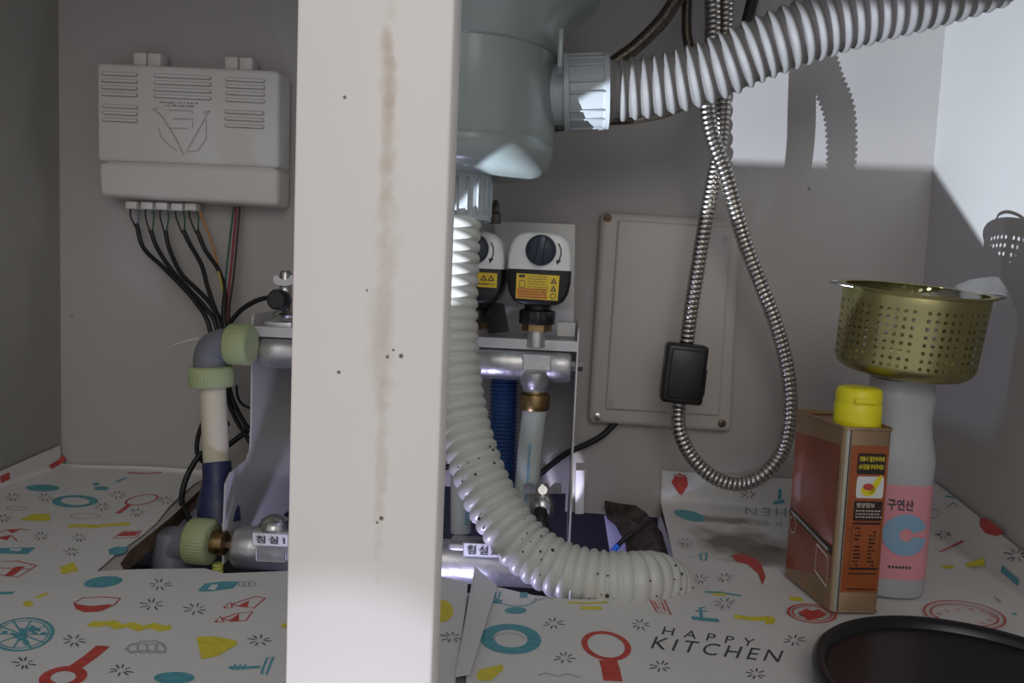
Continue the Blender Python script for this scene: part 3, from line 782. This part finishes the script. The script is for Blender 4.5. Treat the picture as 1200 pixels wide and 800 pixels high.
    mb = MB(); mb.lathe(ax + Vector((0, 0, -41 * k)), (0, 0, -1), [(16 * k, -.004), (16 * k, .005), (18 * k, .006), (18 * k, .008)], 24); mb.build('neck', black_m, t)
    ribbed_nut(ax + Vector((0, 0, -48 * k)), ax + Vector((0, 0, -65 * k)), 21 * k, black_m, 12, .0006, 'collar', t, .001)
    MB().cyl(ax + Vector((0, 0, -64 * k)), ax + Vector((0, 0, -73 * k)), 18 * k, 6).build('hex_nut', brass, t, smooth=20, label='brass hex nut')
    MB().cyl(ax + Vector((0, 0, -72 * k)), ax + Vector((0, 0, -92 * k)), 12 * k, 20).build('valve_stub', nickel, t)
    return t
act = actuator('white and black valve actuator with full yellow warning label, right of the pair', 'valve actuators')
act2 = actuator('white and black valve actuator half hidden behind the ribbed white hose', 'valve actuators', False)
dv = P(553, 314, .745) - P(632, 316, .745); act2.location = Vector(act2.location) + dv + Vector((0, .006, 0))
# brass capillary nub between them
mb = MB(); mb.lathe(P(580, 262, .80), (0, 0, 1), [(.006, 0), (.006, .010), (.004, .012), (.004, .020), (.002, .024)], 12); mb.build('bleed_screw', mat('dark_metal', (.12, .11, .10), .4, .8), None, 40, 'small dark bleed screw above the left valve actuator', 'screw')
mb = MB(); mb.slab([P(572, 352, .80), P(590, 356, .80), (P(596, 388, .80)), P(574, 390, .80), P(566, 370, .80)], Vector((0, -.01, 0)), Vector((0, .01, 0))); mb.build('cable_clip', black_m, None, 30, 'black plastic block between the two valve actuators', 'clip')

# ------------------------------------------------------------------ risers under the upper bar
t = thing('heating_pipe', 'pale translucent pipe with brass nut below the upper manifold bar', 'pipe', P(617, 640, .76))
a = P(627, 443, .768)
mb = MB(); mb.lathe(a, (0, 0, -1), [(.0145, -.006), (.0145, .006), (.012, .009), (.012, .013)], 24); mb.build('stub', nickel, t)
a = P(627, 456, .768)
mb = MB(); mb.lathe(a, (0, 0, -1), [(.0115, 0), (.0115, .004), (.0150, .005), (.0155, .008), (.0155, .018), (.0140, .0205)], 6 * 4); mb.build('brass_nut', brass, t, label='brass compression nut')
mb = MB(); mb.tube([P(627, 478, .768), P(622, 520, .765), P(617, 580, .76), P(614, 650, .75)], .0125, 20, .01); pt = mb.build('pipe_wall', pex, t)
mb = MB(); mb.use(mat('print_blue', (.10, .36, .52), .5))
for i in range(60):
    y = 520 + i * 2.0
    if y > 638: break
    wd = random.uniform(1.5, 4); x0_ = 625 - (y - 480) * .085
    ribbon(mb, [(x0_ - wd / 2 + random.uniform(-.6, .6), y), (x0_ + wd / 2, y)], 1.3, lambda x, yy: P(x, yy, .747))
mb.build('pipe_print', None, pt, smooth=0, kind='stuff')
t = thing('heating_pipe', 'pale pipe end with blue print left of the ribbed white hose', 'pipe', P(540, 620, .76))
mb = MB(); mb.tube([P(541, 520, .77), P(540, 570, .765), P(540, 625, .76)], .0105, 20, .01); pt = mb.build('pipe_wall', mat('pex_white', (.66, .70, .70), .4), t)
mb = MB(); mb.use(mat('print_blue', (.1, .36, .52), .5))
for y in range(575, 617, 3): ribbon(mb, [(545, y), (549, y)], 1.6, lambda x, yy: P(x, yy, .750))
mb.build('pipe_print', None, pt, smooth=0)
# blue corrugated conduit behind
mb = MB(); mb.tube([P(592, 425, .83), P(591, 445, .83), P(589, 520, .825), P(587, 600, .82), P(585, 650, .81)], lambda s, T_: .0148 + .0013 * (1 if (s / .0042) % 1 < .5 else -1), 20, .0014)
mb.build('corrugated_conduit', blue_c, None, 80, 'blue corrugated conduit hanging behind the pale pipe', 'conduit')
# drain cock
t = thing('drain_cock', 'small metal drain cock with wing handle and black tail', 'tap', P(636, 632, .72))
a = P(635, 602, .73); up = (P(635, 570, .735) - a).normalized()
MB().lathe(a, up, [(.009, -.002), (.0115, .002), (.012, .010), (.010, .015), (.0085, .017), (.0085, .024), (.006, .027), (.006, .029)], 24).build('valve_body', steel, t)
mb = MB()
for s_ in (-1, 1):
    pts = [(0, -4), (0, 5), (s_ * 8, 2), (s_ * 14, 8), (s_ * 22, 7), (s_ * 22, -5), (s_ * 14, -4), (s_ * 8, -5)]
    q = [P(636 + x, 574 - z, .728) for x, z in pts]; mb.slab(q, Vector((0, 0, 0)), Vector((0, .002, 0)))
mb.build('wing_handle', steel, t, smooth=0)
MB().cyl(P(636, 576, .7275), P(636, 574, .72), .0045, 12).build('handle_nut', steel, t)
MB().tube([P(634, 598, .725), P(633, 610, .715), P(640, 622, .712), P(650, 636, .712)], lambda s, T_: .0075 - .003 * s / T_, 14, .003).build('rubber_tail', rub, t)
# air vent on the left end of the upper bar
t = thing('air_vent', 'metal air vent with black knob on the left manifold end', 'valve', P(334, 372, .765))
a = P(334, 372, .765)
MB().lathe(a, (0, 0, 1), [(.011, 0), (.013, .003), (.010, .006), (.006, .008), (.006, .045), (.004, .048)], 20).build('vent_stem', steel, t)
MB().lathe(P(330, 352, .75), (0, -1, .1), [(.008, -.006), (.0105, 0), (.0105, .012), (.008, .015)], 20).build('knob', black_m, t)
mb = MB()
for s_, dz in ((-1, 0), (1, 3)):
    q = [P(333 + x * s_, 331 - z, .752) for x, z in ((0, -4), (0, 3), (5, 5), (8, 9), (13, 7), (12, -1), (7, -3))]; mb.slab(q, Vector((0, 0, 0)), Vector((0, .002, 0)))
mb.build('wing_handle', steel, t, smooth=0)

# ------------------------------------------------------------------ food waste disposer
YD = .70
DC = P(545, 205, YD); dx, dz = DC.x, DC.z
zz = lambda py: P(600, py, YD).z
ds = thing('waste_disposer', 'pale grey-green food waste disposer drum hanging behind the post', 'waste disposer', (dx, YD, zz(262)))
Rr = .079
prof = [(.025, zz(208)), (.060, zz(207)), (.068, zz(204)), (.075, zz(196)), (.0785, zz(184)), (.0792, zz(173)), (.0782, zz(171.5)), (.0782, zz(170)), (Rr, zz(168)), (Rr, zz(70))]
mb = MB(); mb.lathe((dx, YD, 0), (0, 0, 1), [(r, h) for r, h in prof], 64); mb.build('drum', disp_m, ds)
mb = MB(); mb.lathe((dx, YD, 0), (0, 0, 1), [(Rr, zz(72)), (.0815, zz(68)), (.0825, zz(50)), (.086, zz(35)), (.093, zz(20)), (.105, zz(8)), (.113, zz(2)), (.117, zz(-10)), (.117, zz(-45)), (.09, zz(-60)), (.09, ZT)], 64)
mb.build('hopper', disp_m, ds)
# bottom collar
def grip_collar(mb, a, b, r, npair=6, rim=.003, ph=0, w_px=.0016, hgt=.0022):
    a, b = Vector(a), Vector(b); ax = (b - a).normalized(); h = (b - a).length
    mb.lathe(a, ax, [(r - .004, 0), (r + rim, 0), (r + rim, .0042), (r, .0048), (r, h - .006), (r + .001, h - .0055), (r + .0015, h - .001), (r - .002, h)], 48)
    u = ax.cross(Vector((0, 1, 0))).normalized(); w2 = ax.cross(u)
    for k in range(npair):
        for d in (-.0045, .0045):
            t_ = ph + 2 * PI * k / npair + d / r
            n_ = u * math.cos(t_) + w2 * math.sin(t_); tt = ax.cross(n_)
            M = Matrix((tt, ax, n_)).transposed()
            mb.box(a + ax * (h * .48) + n_ * (r + hgt * .3), (w_px, h * .80, hgt), M, .0004, 1)
# build along Y of local = axis
col_ = MB(); grip_collar(col_, (dx, YD, zz(208)), (dx, YD, zz(262)), .0240, 8, .0006, math.radians(87)); col_.build('bottom_collar', nut_m, ds)
# outlet stub and collar
YO = .70
o0 = P(640, 112, YO); o1 = P(716, 108, YO)
MB().cyl(o0 - Vector((.03, 0, 0)), P(668, 111, YO), .0265, 40).build('outlet_stub', mat('stub_grey', (.40, .46, .50), .35), ds)
col_ = MB(); grip_collar(col_, P(661, 109, YO), P(714, 107, YO), .0310, 8, .0028, math.radians(95)); col_.build('outlet_collar', nut_m, ds)
MB().box(P(657, 62, YO - .05), (.004, .03, .03), bev=.001).build('side_bracket', disp_m, ds)

# ------------------------------------------------------------------ ribbed hoses
def ribr(r, pitch, a, sharp=2.0):
    def f(s, T_):
        ph = (s / pitch) % 1
        return r + a * (max(0, math.cos((ph - .5) * 2 * PI)) ** (1 / sharp) * 2 - 1)
    return f
up_pts = [(708, 107, .70), (735, 105, .70), (775, 99, .698), (815, 89, .694), (850, 76, .69), (885, 60, .686), (925, 44, .682), (970, 28, .68), (1020, 13, .678), (1070, 0, .676), (1120, -14, .674), (1180, -34, .67)]
mb = MB(); mb.tube([P(*p) for p in up_pts], ribr(.0256, .0104, .0015), 40, .00104); mb.build('drain_hose', hose_u, None, 80, 'grey ribbed drain hose rising right from the disposer outlet', 'hose')
lo_pts = [(534, 255, .69), (531, 320, .688), (530, 380, .685), (533, 430, .68), (541, 485, .67), (556, 540, .655), (578, 590, .64), (612, 637, .625), (655, 666, .613), (700, 678, .607), (742, 680, .608), (770, 681, .622), (788, 698, .645), (793, 745, .665)]
def lo_r(s, T_):
    p0, p1, sm = .0103, .0068, T_ * .5           # the ribs crowd together round the lower bend
    if s < sm: ph = s / p0
    else:
        k_ = (p1 - p0) / (T_ - sm); ph = sm / p0 + math.log((p0 + k_ * (s - sm)) / p0) / k_
    return .0207 + .0028 * abs(math.sin(PI * ph)) ** .75
mb = MB(); mb.tube([P(*p) for p in lo_pts], lo_r, 40, .00088)
lh = mb.build('drain_hose', hose_w, None, 80, 'white ribbed drain hose sweeping down past the post into the floor hole', 'hose')
mb = MB()
C_ = spline([P(*p) for p in lo_pts], .004)
for k in range(34):
    i = random.randrange(int(len(C_) * .42), int(len(C_) * .88)); c0 = C_[i]; tg = (C_[i + 1] - C_[i - 1]).normalized()
    to = (CAM - c0); to = (to - tg * to.dot(tg)).normalized(); sd = tg.cross(to); an = random.uniform(-.9, .9)
    n_ = (to * math.cos(an) + sd * math.sin(an)).normalized()
    rr = random.choice((.0006, .0008, .0011, .0016)); mb.lathe(c0 + n_ * .0226, n_, [(rr, 0), (rr * .8, .0010), (rr * .3, .0015)], 8)
mb.build('dirt_specks', dust, lh, kind='stuff')

# ------------------------------------------------------------------ shower-type metal hose with weight
YH = .80
hp = [(832, -70, .79), (834, -20, .79), (835, 40, .79), (831, 100, .79), (829, 130, .787), (836, 165, .785), (849, 200, .785), (860, 240, .79), (873, 285, .80), (892, 335, .805), (909, 380, .81), (922, 430, .81), (926, 480, .81),
      (918, 525, .81), (896, 555, .80), (868, 567, .80), (838, 560, .80), (812, 537, .80), (797, 508, .80), (795, 480, .80), (800, 440, .80), (804, 405, .80), (810, 360, .80), (818, 310, .80), (826, 262, .80), (835, 215, .803), (843, 170, .808), (847, 125, .81), (849, 60, .81), (851, -20, .81), (852, -70, .81)]
mt = thing('pullout_hose', 'coiled-metal tap hose looping down to the left of the tin', 'hose', P(868, 575, .80))
CO = (1.2, .25, 0, 0, .25, 1.2)
mb = MB(); mb.use(chrome); mb.tube([P(*p) for p in hp], lambda s, T_: .0079 - .0009 * CO[int(round(s / .00085)) % 6], 14, .00085)
mb.use(mat('hose_groove', (.05, .045, .04), .4, .8)); mb.bm.faces.ensure_lookup_table()
for i, f in enumerate(mb.bm.faces):
    if (i // 14) % 6 == 5 and i < len(mb.bm.faces) - 2: f.material_index = 1
mb.build('metal_coil', None, mt, smooth=80)
wt = thing('hose_weight', 'black plastic weight clamped on the metal hose before the access panel', 'weight', P(802, 475, .79))
M8 = Matrix.Rotation(math.radians(3.5), 3, 'Y')
cw = P(802, 438, .785)
MB().box(cw + Vector((0, .006, 0)), (.042, .024, .061), M8, .004, 3).build('shell', black_m, wt)
MB().box(cw + Vector((.001, -.0062, .000)), (.034, .003, .050), M8, .0014, 2).build('raised_face', black_m, wt)
for s_ in (-1, 1): MB().box(cw + Vector((s_ * .0205, .006, -.008)), (.003, .014, .028), M8, .001).build('clip_tab', black_m, wt)

# braided hose and black tubes behind
mb = MB(); mb.tube([P(560, 158, .80), P(640, 150, .80), P(700, 142, .795), P(750, 138, .79), P(790, 128, .79), P(812, 110, .80), P(815, 80, .815), P(805, 40, .82), P(806, -30, .82)], lambda s, T_: .0052 + .0003 * math.sin(s * 3000), 12, .0012)
brd = mat('braid', (.16, .14, .11), .35, .8, var=.7, vs=500)
mb.build('braided_hose', brd, None, 70, 'dark braided hose passing under the grey ribbed hose', 'hose')
mb = MB(); mb.tube([P(690, 110, .80), P(715, 78, .80), P(745, 55, .80), P(775, 25, .80), P(795, -5, .80), P(815, -40, .80)], lambda s, T_: .0072 + .0004 * math.sin(s * 3000), 14, .0012)
brh = mb.build('braided_hose', brd, None, 70, 'dark braided hose rising behind the disposer outlet collar', 'hose')
mb = MB(); mb.tube([P(862, 100, .82), P(868, 60, .82), P(876, 25, .82), P(885, -10, .82), P(900, -50, .82)], .0062, 12, .004)
mb.build('rubber_tube', rub, None, 60, 'plain black tube right of the two metal hose strands', 'hose')

# ------------------------------------------------------------------ access panel
ap = thing('access_panel', 'beige plastic access panel screwed to the back wall', 'panel', P(775, 505, .87))
YA = .864
mb = MB(); rquad(mb, [P(704, 247, YA), P(869, 258, YA), P(858, 507, YA), P(689, 496, YA)], YA, YB, .007); mb.build('frame', panel_m, ap)
mb = MB(); rquad(mb, [P(724, 257, YA), P(856, 266, YA), P(843, 487, YA), P(709, 479, YA)], YA - .004, YA + .003, .003); mb.build('cover', panel_m, ap)
for i, (x, y) in enumerate(((712, 255), (862, 262), (700, 488), (846, 496))):
    c = P(x, y, YA - .0005); mb = MB(); m_ = steel if i == 2 else mat('screw_bronze', (.16, .10, .06), .4, .9)
    mb.use(m_); mb.lathe(c, (0, -1, 0), [(.0045, 0), (.0042, .0012), (.0025, .0018)], 20)
    mb.use(blk); mb.box(c + Vector((0, -.0018, 0)), (.0042, .0004, .0009), Matrix.Rotation(.6, 3, 'Y')); mb.box(c + Vector((0, -.0018, 0)), (.0009, .0004, .0042), Matrix.Rotation(.6, 3, 'Y'))
    mb.build('screw', None, ap)
for x, y in ((716, 473), (850, 281)):
    frame_rect(x - 3, y - 3, x + 2, y + 3, YA - .0042, plast_d, ap, 'latch_mark', .0003, .0004)
cable('cable', [(733, 480, .872), (724, 492, .870), (706, 510, .868), (686, 521, .868), (664, 531, .868), (645, 545, .868), (630, 556, .868), (600, 562, .868), (560, 553, .868), (522, 547, .868), (480, 560, .868)], .0034, rub, 'black cable running from the access panel down left behind the bars')

# ------------------------------------------------------------------ bits in the hole on the right
mb = MB(); pts = [P(709, 586, .865), P(722, 589, .865), P(745, 592, .86), P(757, 600, .85), (P(766, 612, .83)), P(776, 624, .80), P(786, 660, .72), P(795, 700, .64), P(775, 700, .66), P(752, 668, .72), P(738, 655, .76), P(733, 628, .83), P(722, 608, .86), P(712, 600, .865)]
mb.slab(pts, Vector((0, 0, 0)), Vector((0, .001, -.008))); mb.build('torn_board', mat('torn_board', (.07, .05, .04), .95, var=.6, vs=70, bump=.8, bs=150), None, 0, 'torn dark board edge at the right end of the floor hole', 'board')
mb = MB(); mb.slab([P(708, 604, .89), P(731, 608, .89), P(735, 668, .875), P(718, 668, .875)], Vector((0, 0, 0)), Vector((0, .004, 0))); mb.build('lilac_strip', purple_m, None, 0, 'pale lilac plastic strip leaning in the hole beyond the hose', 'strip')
t = thing('blue_tipped_wire', 'black wire with blue crimped end over the lilac strip', 'wire', P(730, 640, .80))
MB().tube([P(742, 624, .80), P(732, 631, .80), P(722, 641, .80)], .0028, 8, .004).build('wire_end', rub, t)
MB().tube([P(725, 638, .80), P(716, 648, .80)], .0032, 10, .004).build('crimp', mat('crimp_blue', (.03, .18, .75), .4), t, label='bright blue crimp')
mb = MB(); mb.slab([P(675, 551, .874), P(685, 551, .874), P(684, 602, .874), P(674, 602, .874)], Vector((0, 0, 0)), Vector((0, .003, 0))); mb.build('light_streak', mat('streak_white', (.85, .85, .9), .4), None, 0, 'narrow white slab as a light streak low on the back wall', 'strip')  # streak of light on the wall, imitated by a pale slab


# ------------------------------------------------------------------ tin with yellow cap
N1 = F(973, 724); ang = math.radians(8)
wv = Vector((math.cos(ang), math.sin(ang), 0)); dvv = Vector((-math.sin(math.radians(11)), math.cos(math.radians(11)), 0))
CW, CDp, CH = .0385, .078, .1455
N1.z = .0042
tin = thing('oil_tin', 'copper-red tin with yellow cap standing before the white bottle', 'tin', N1 + wv * CW / 2 + dvv * CDp / 2)
def tinring(z, inset=0, r=.005):
    pts = []
    for (cx, cy, a0) in ((CW - r, r, -90), (CW - r, CDp - r, 0), (r, CDp - r, 90), (r, r, 180)):
        for i in range(5):
            t_ = math.radians(a0 + 90 * i / 4); pts.append((cx + r * math.cos(t_), cy + r * math.sin(t_)))
    out = []
    for x, y in pts:
        x = CW / 2 + (x - CW / 2) * (1 - inset / (CW / 2)); y = CDp / 2 + (y - CDp / 2) * (1 - inset / (CDp / 2))
        out.append(N1 + wv * x + dvv * y + Vector((0, 0, z)))
    return out
mb = MB(); mb.use(can_tn); mb.rings([tinring(0), tinring(.001, -.0008), tinring(.002, 0), tinring(CH - .0025, 0), tinring(CH - .002, -.0008), tinring(CH, -.0008), tinring(CH + .0004, 0), tinring(CH - .003, .0012)], True, True, False)
mb.build('tin_body', None, tin)
mb = MB(); mb.rings([tinring(CH - .003, .0010), tinring(CH - .0035, .004)], True, False, True); mb.build('tin_top', can_tp, tin)
def tf(u, v, d=.0003): return N1 + wv * (u * CW) + Vector((0, 0, v * CH)) - wv.cross(Vector((0, 0, 1))) * d      # front face
def tsd(u, v, d=.0003): return N1 + dvv * (u * CDp) + Vector((0, 0, v * CH)) - dvv.cross(Vector((0, 0, -1))) * d * 1.0   # left side, u away from camera
nf = wv.cross(Vector((0, 0, 1)))
tf = lambda u, v, d=.0003: N1 + wv * (u * CW) + Vector((0, 0, v * CH)) + nf * d
ns = Vector((0, 0, 1)).cross(dvv) ; ns = ns if ns.x < 0 else -ns
tsd = lambda u, v, d=.0003: N1 + dvv * (u * CDp) + Vector((0, 0, v * CH)) + ns * d
mb = MB(); mb.use(can_or); fill(mb, [(.16, .115), (.93, .115), (.93, .905), (.16, .905)], tf)
mb.use(can_rd); fill(mb, [(.06, .18), (.95, .05), (.95, .87), (.06, .90)], tsd); mb.build('printed_panel', None, tin, smooth=0)
mb = MB(); mb.use(seam_m); mb.slab([tf(.03, .01, 0), tf(.13, .01, 0), tf(.13, .985, 0), tf(.03, .985, 0)], Vector((0, 0, 0)), nf * .0009)
mb.use(blk); mb.slab([tf(.10, .01, .0006), tf(.13, .01, .0006), tf(.13, .985, .0006), tf(.10, .985, .0006)], Vector((0, 0, 0)), nf * .0005); mb.build('side_seam', None, tin, smooth=0)
g = MB(); f1 = lambda u, v: tf(u, v, .0006); f2_ = lambda u, v: tf(u, v, .0008); f3_ = lambda u, v: tf(u, v, .0010)
cy_ = mat('can_yellow', (.80, .66, .03), .4)
kblk = mat('can_black', (.03, .02, .018), .4)
g.use(kblk); fill(g, [(.30, .755), (.87, .755), (.87, .865), (.30, .865)], f1)
g.use(cy_); quad_text(g, '개봉시 절단부위에', [(.33, .822), (.84, .822), (.84, .850), (.33, .850)], f2_); quad_text(g, '손다침을 주의하세요', [(.33, .780), (.84, .780), (.84, .808), (.33, .808)], f2_)
g.use(wht); fill(g, [(.59 + x, .685 + z) for x, z in superr(.28, .058, .03, 4)], f2_)
g.use(cy_); fill(g, ell(.56, .668, .15, .030), f3_); fill(g, ell(.70, .70, .13, .028, 20), f3_); g.use(red); fill(g, ell(.55, .688, .11, .018), lambda u, v: tf(u, v, .0012))
g.use(kblk); fill(g, [(.30, .505), (.88, .505), (.88, .610), (.30, .610)], f1)
g.use(mat('can_print', (.60, .50, .42), .5)); quad_text(g, '영양정보', [(.34, .575), (.72, .575), (.72, .602), (.34, .602)], f2_)
for vv in (.555, .538, .522):
    u = .34
    while u < .84: wd = random.uniform(.02, .06); fill(g, [(u, vv), (u + wd, vv), (u + wd, vv + .007), (u, vv + .007)], f2_); u += wd + .02
g.use(kblk)
ribbon(g, [(.30, .49), (.88, .49), (.88, .245), (.30, .245)], .012, f1, True)
for vv in (.215, .13): fill(g, [(.28, vv), (.88, vv), (.88, vv + .006), (.28, vv + .006)], f1)
for r_ in range(11):
    for u in (.36, .42, .66, .74):
        if random.random() < .8:
            vv = .26 + r_ * .02; wd = random.uniform(.03, .09); fill(g, [(u, vv), (u + wd, vv), (u + wd, vv + .009), (u, vv + .009)], f1)
# left side: slanting black band, white mark
s1 = lambda u, v: tsd(u, v, .0006); s2 = lambda u, v: tsd(u, v, .0008)
g.use(kblk); fill(g, [(.06, .300), (.95, .385), (.95, .420), (.06, .345)], s1)
g.use(wht)
u = .12
while u < .9: wd = random.uniform(.01, .03); v0 = .312 + (u - .1) * .1; fill(g, [(u, v0), (u + wd, v0 + .002), (u + wd, v0 + .017), (u, v0 + .015)], s2); u += wd + .012
ribbon(g, [(.10, .12), (.34, .16), (.34, .31), (.12, .28)], .012, s1, True); g.use(seam_m); ribbon(g, ell(.86, .33, .07, .05), .010, s1, True)
g.build('tin_print', None, tin, smooth=0)
cc = N1 + wv * (CW * .52) + dvv * .019 + Vector((0, 0, CH - .003))

mb = MB(); mb.lathe(cc, (0, 0, 1), [(.0168, 0), (.0176, .002), (.0174, .018), (.0166, .0195), (.0170, .0205), (.0168, .0285), (.0155, .0308), (.012, .0318)], 40); cpo = mb.build('yellow_cap', cap_m, tin)
MB().box(cc + Vector((-.001, -.0172, .0225)), (.016, .0022, .004), None, .0009).build('thumb_notch', cap_m, cpo)

# ------------------------------------------------------------------ bottle
bc = F(1058, 700); bc.z = .0028
bc.y += .012; bc.x -= .0105
bt = thing('bottle', 'milky plastic bottle with pink label lettered in Korean, under the basket', 'bottle', bc)
def zb(py): return P(1058, py, bc.y - .02).z
prof = [(.020, 0), (.0262, .002), (.0278, .006), (.0278, zb(560)), (.0282, zb(540)), (.0268, zb(528)), (.0246, zb(512)), (.0236, zb(495)), (.0238, zb(480)), (.0250, zb(468)), (.0250, zb(462)), (.0232, zb(458)), (.0232, zb(447))]
prof[2:] = [(r, h - bc.z) for r, h in prof[2:]]; prof[2] = (.0278, .006)
mb = MB(); mb.lathe(bc, (0, 0, 1), prof, 48, sq=.75, ang0=PI / 4 * 0); mb.build('bottle_body', bot_m, bt)
mb = MB(); mb.lathe(bc + Vector((0, 0, .018)), (0, 0, 1), [(.02805, 0), (.02805, zb(566) - bc.z - .018)], 48, False, .75); lab = mb.build('pink_label', pink, bt)
def bl_f(px, py):      # point on label surface hit from the photograph's place
    q = P(px, py, bc.y - .0284)
    x = q.x - bc.x; xx = min(abs(x) / .0281, .999)
    # |cos|^.75 = xx  -> surface depth
    c = xx ** (1 / .75); s_ = math.sqrt(max(0, 1 - c * c)) ** .75
    return Vector((q.x, bc.y - .0284 * s_ - .0002, q.z))
g = MB(); g.use(blk); quad_text(g, '구연산', [(1041, 597), (1071, 599), (1071, 586), (1041, 584)], bl_f)
g.use(lblue)
R1 = []; R2 = []
for i in range(41):
    t_ = math.radians(14 + 332 * i / 40); R1.append((1062 + 27 * math.cos(t_), 627 + 24.5 * math.sin(t_))); R2.append((1062 + 8 * math.cos(t_), 627 + 7.5 * math.sin(t_)))
V1 = [g.v(bl_f(*p)) for p in R1]; Vm = [g.v(bl_f((a_[0] + b_[0]) / 2, (a_[1] + b_[1]) / 2)) for a_, b_ in zip(R1, R2)]; V2 = [g.v(bl_f(*p)) for p in R2]
for i in range(40): g.face([V1[i], V1[i + 1], Vm[i + 1], Vm[i]]); g.face([Vm[i], Vm[i + 1], V2[i + 1], V2[i]])
g.use(blk)
for i in range(7): x = 1041 + i * 4; ribbon(g, [(x, 664 + i * .2), (x + 2.6, 664 + i * .2)], 3, bl_f)
g.build('label_print', None, lab, smooth=0)

# ------------------------------------------------------------------ strainer basket
kc = Vector((P(1056, 440, bc.y).x, bc.y, zb(439)))
TB = Matrix.Rotation(math.radians(2.2), 4, 'Y') @ Matrix.Rotation(math.radians(6), 4, 'X')
bk = thing('strainer_basket', 'olive-gold perforated sink strainer basket set on the white bottle', 'basket', kc)
BRd = .0548; HT = .069
def bt_(r, t_, h): return kc + (TB @ Vector((r * math.cos(t_), r * math.sin(t_), h)))
mb = MB()
angs = []                       # angular cell borders: ten clusters of five + a gap
for c in range(10):
    a0 = c * 36 + 4.5
    for k in range(5): angs.append((a0 + k * 6.3, a0 + (k + 1) * 6.3, True))
    angs.append((a0 + 31.5, a0 + 36, False))
zr = [.010 + .0062 * k for k in range(9)]
rw = lambda h: BRd - .0022 * (1 - h / HT)
cache = {}
def gv(a, h):
    key = (round(a % 360, 3), round(h, 5))
    if key not in cache: cache[key] = mb.v(bt_(rw(h), math.radians(a), h))
    return cache[key]
for a0, a1, holey in angs:
    am = (a0 + a1) / 2
    for k in range(8):
        h0, h1 = zr[k], zr[k + 1]; hm = (h0 + h1) / 2
        ring = [gv(a0, h0), gv(am, h0), gv(a1, h0), gv(a1, hm), gv(a1, h1), gv(am, h1), gv(a0, h1), gv(a0, hm)]
        if not holey: mb.face(ring); continue
        ho = []
        for i in range(8):
            t_ = math.radians(225 + 45 * i); rr = .00155
            ho.append(mb.v(bt_(rw(hm), math.radians(am) + rr * math.cos(t_) / BRd, hm + rr * math.sin(t_))))
        for i in range(8): mb.face([ring[i], ring[(i + 1) % 8], ho[(i + 1) % 8], ho[i]])
# plain bands joined above and below
al = sorted({round(x % 360, 3) for a0, a1, _ in angs for x in (a0, (a0 + a1) / 2)})
def ringat(r, h): return [mb.v(bt_(r, math.radians(a), h)) for a in al]
topr = [gv(a, zr[8]) for a in al]; botr = [gv(a, zr[0]) for a in al]
def link(A, B):
    n = len(A)
    for i in range(n): mb.face([A[i], A[(i + 1) % n], B[(i + 1) % n], B[i]])
t1, t2 = ringat(BRd, HT - .001), ringat(BRd - .0005, HT); link(topr, t1); link(t1, t2)
b1, b2, b3 = ringat(BRd - .004, .005), ringat(BRd - .008, .0018), ringat(BRd - .015, 0); link(botr, b1); link(b1, b2); link(b2, b3)
b4 = ringat(.01, .0); link(b3, b4); mb.face(b4)
mb.build('basket_wall', gold, bk, smooth=40)
mb = MB()
R = [[bt_(r, 2 * PI * i / 64, h) for i in range(64)] for r, h in ((BRd - .002, HT), (BRd + .0005, HT - .0012), (BRd + .0030, HT - .001), (BRd + .0034, HT + .0002), (BRd + .0028, HT + .0010), (BRd - .002, HT + .0006))]
mb.rings(R + [R[0]], True, False, False); mb.build('rim', gold, bk)
for s_ in (-1, 1):
    mb = MB()
    pts = [kc + TB @ Vector((s_ * (BRd + .001), -.019, HT)), kc + TB @ Vector((s_ * (BRd + .009), -.012, HT + .0005)), kc + TB @ Vector((s_ * (BRd + .0125), 0, HT + .001)), kc + TB @ Vector((s_ * (BRd + .009), .012, HT + .0005)), kc + TB @ Vector((s_ * (BRd + .001), .019, HT))]
    mb.tube(pts, .0012, 8, .003); mb.build('handle_loop', steel, bk)
# scrap of clear film in it
mb = MB(); R = []
for i in range(10):
    t_ = i / 9; row = []
    for j in range(7):
        s_ = j / 6
        x = -.012 + .085 * t_; z = HT - .010 + s_ * (.006 + .020 * t_ ** 2) + .003 * math.sin(7 * t_ + 3 * s_); y = -.02 + .04 * s_ + .006 * math.sin(9 * t_)
        row.append(kc + TB @ Vector((x, y, z)))
    R.append(row)
mb.rings(R, False, False, False); mb.build('plastic_film', film, None, 70, 'crumpled scrap of clear plastic film in the strainer basket', 'plastic film')

# ------------------------------------------------------------------ black lid
lc = Vector((.258, .455, .0046))
ld = thing('black_lid', 'round black lid lying on the floor before the tin', 'lid', lc)
mb = MB(); mb.lathe(lc, (0, 0, 1), [(.080, 0), (.090, .001), (.0955, .006), (.097, .013), (.0965, .017), (.094, .0195), (.091, .019), (.0885, .0165), (.087, .0135), (.070, .0128), (.03, .0128)], 96); mb.build('lid_body', lid_m, ld)


for o in bpy.data.objects:
    if '_o' in o: del o['_o']
for m in list(bpy.data.meshes):
    if m.users == 0: bpy.data.meshes.remove(m)
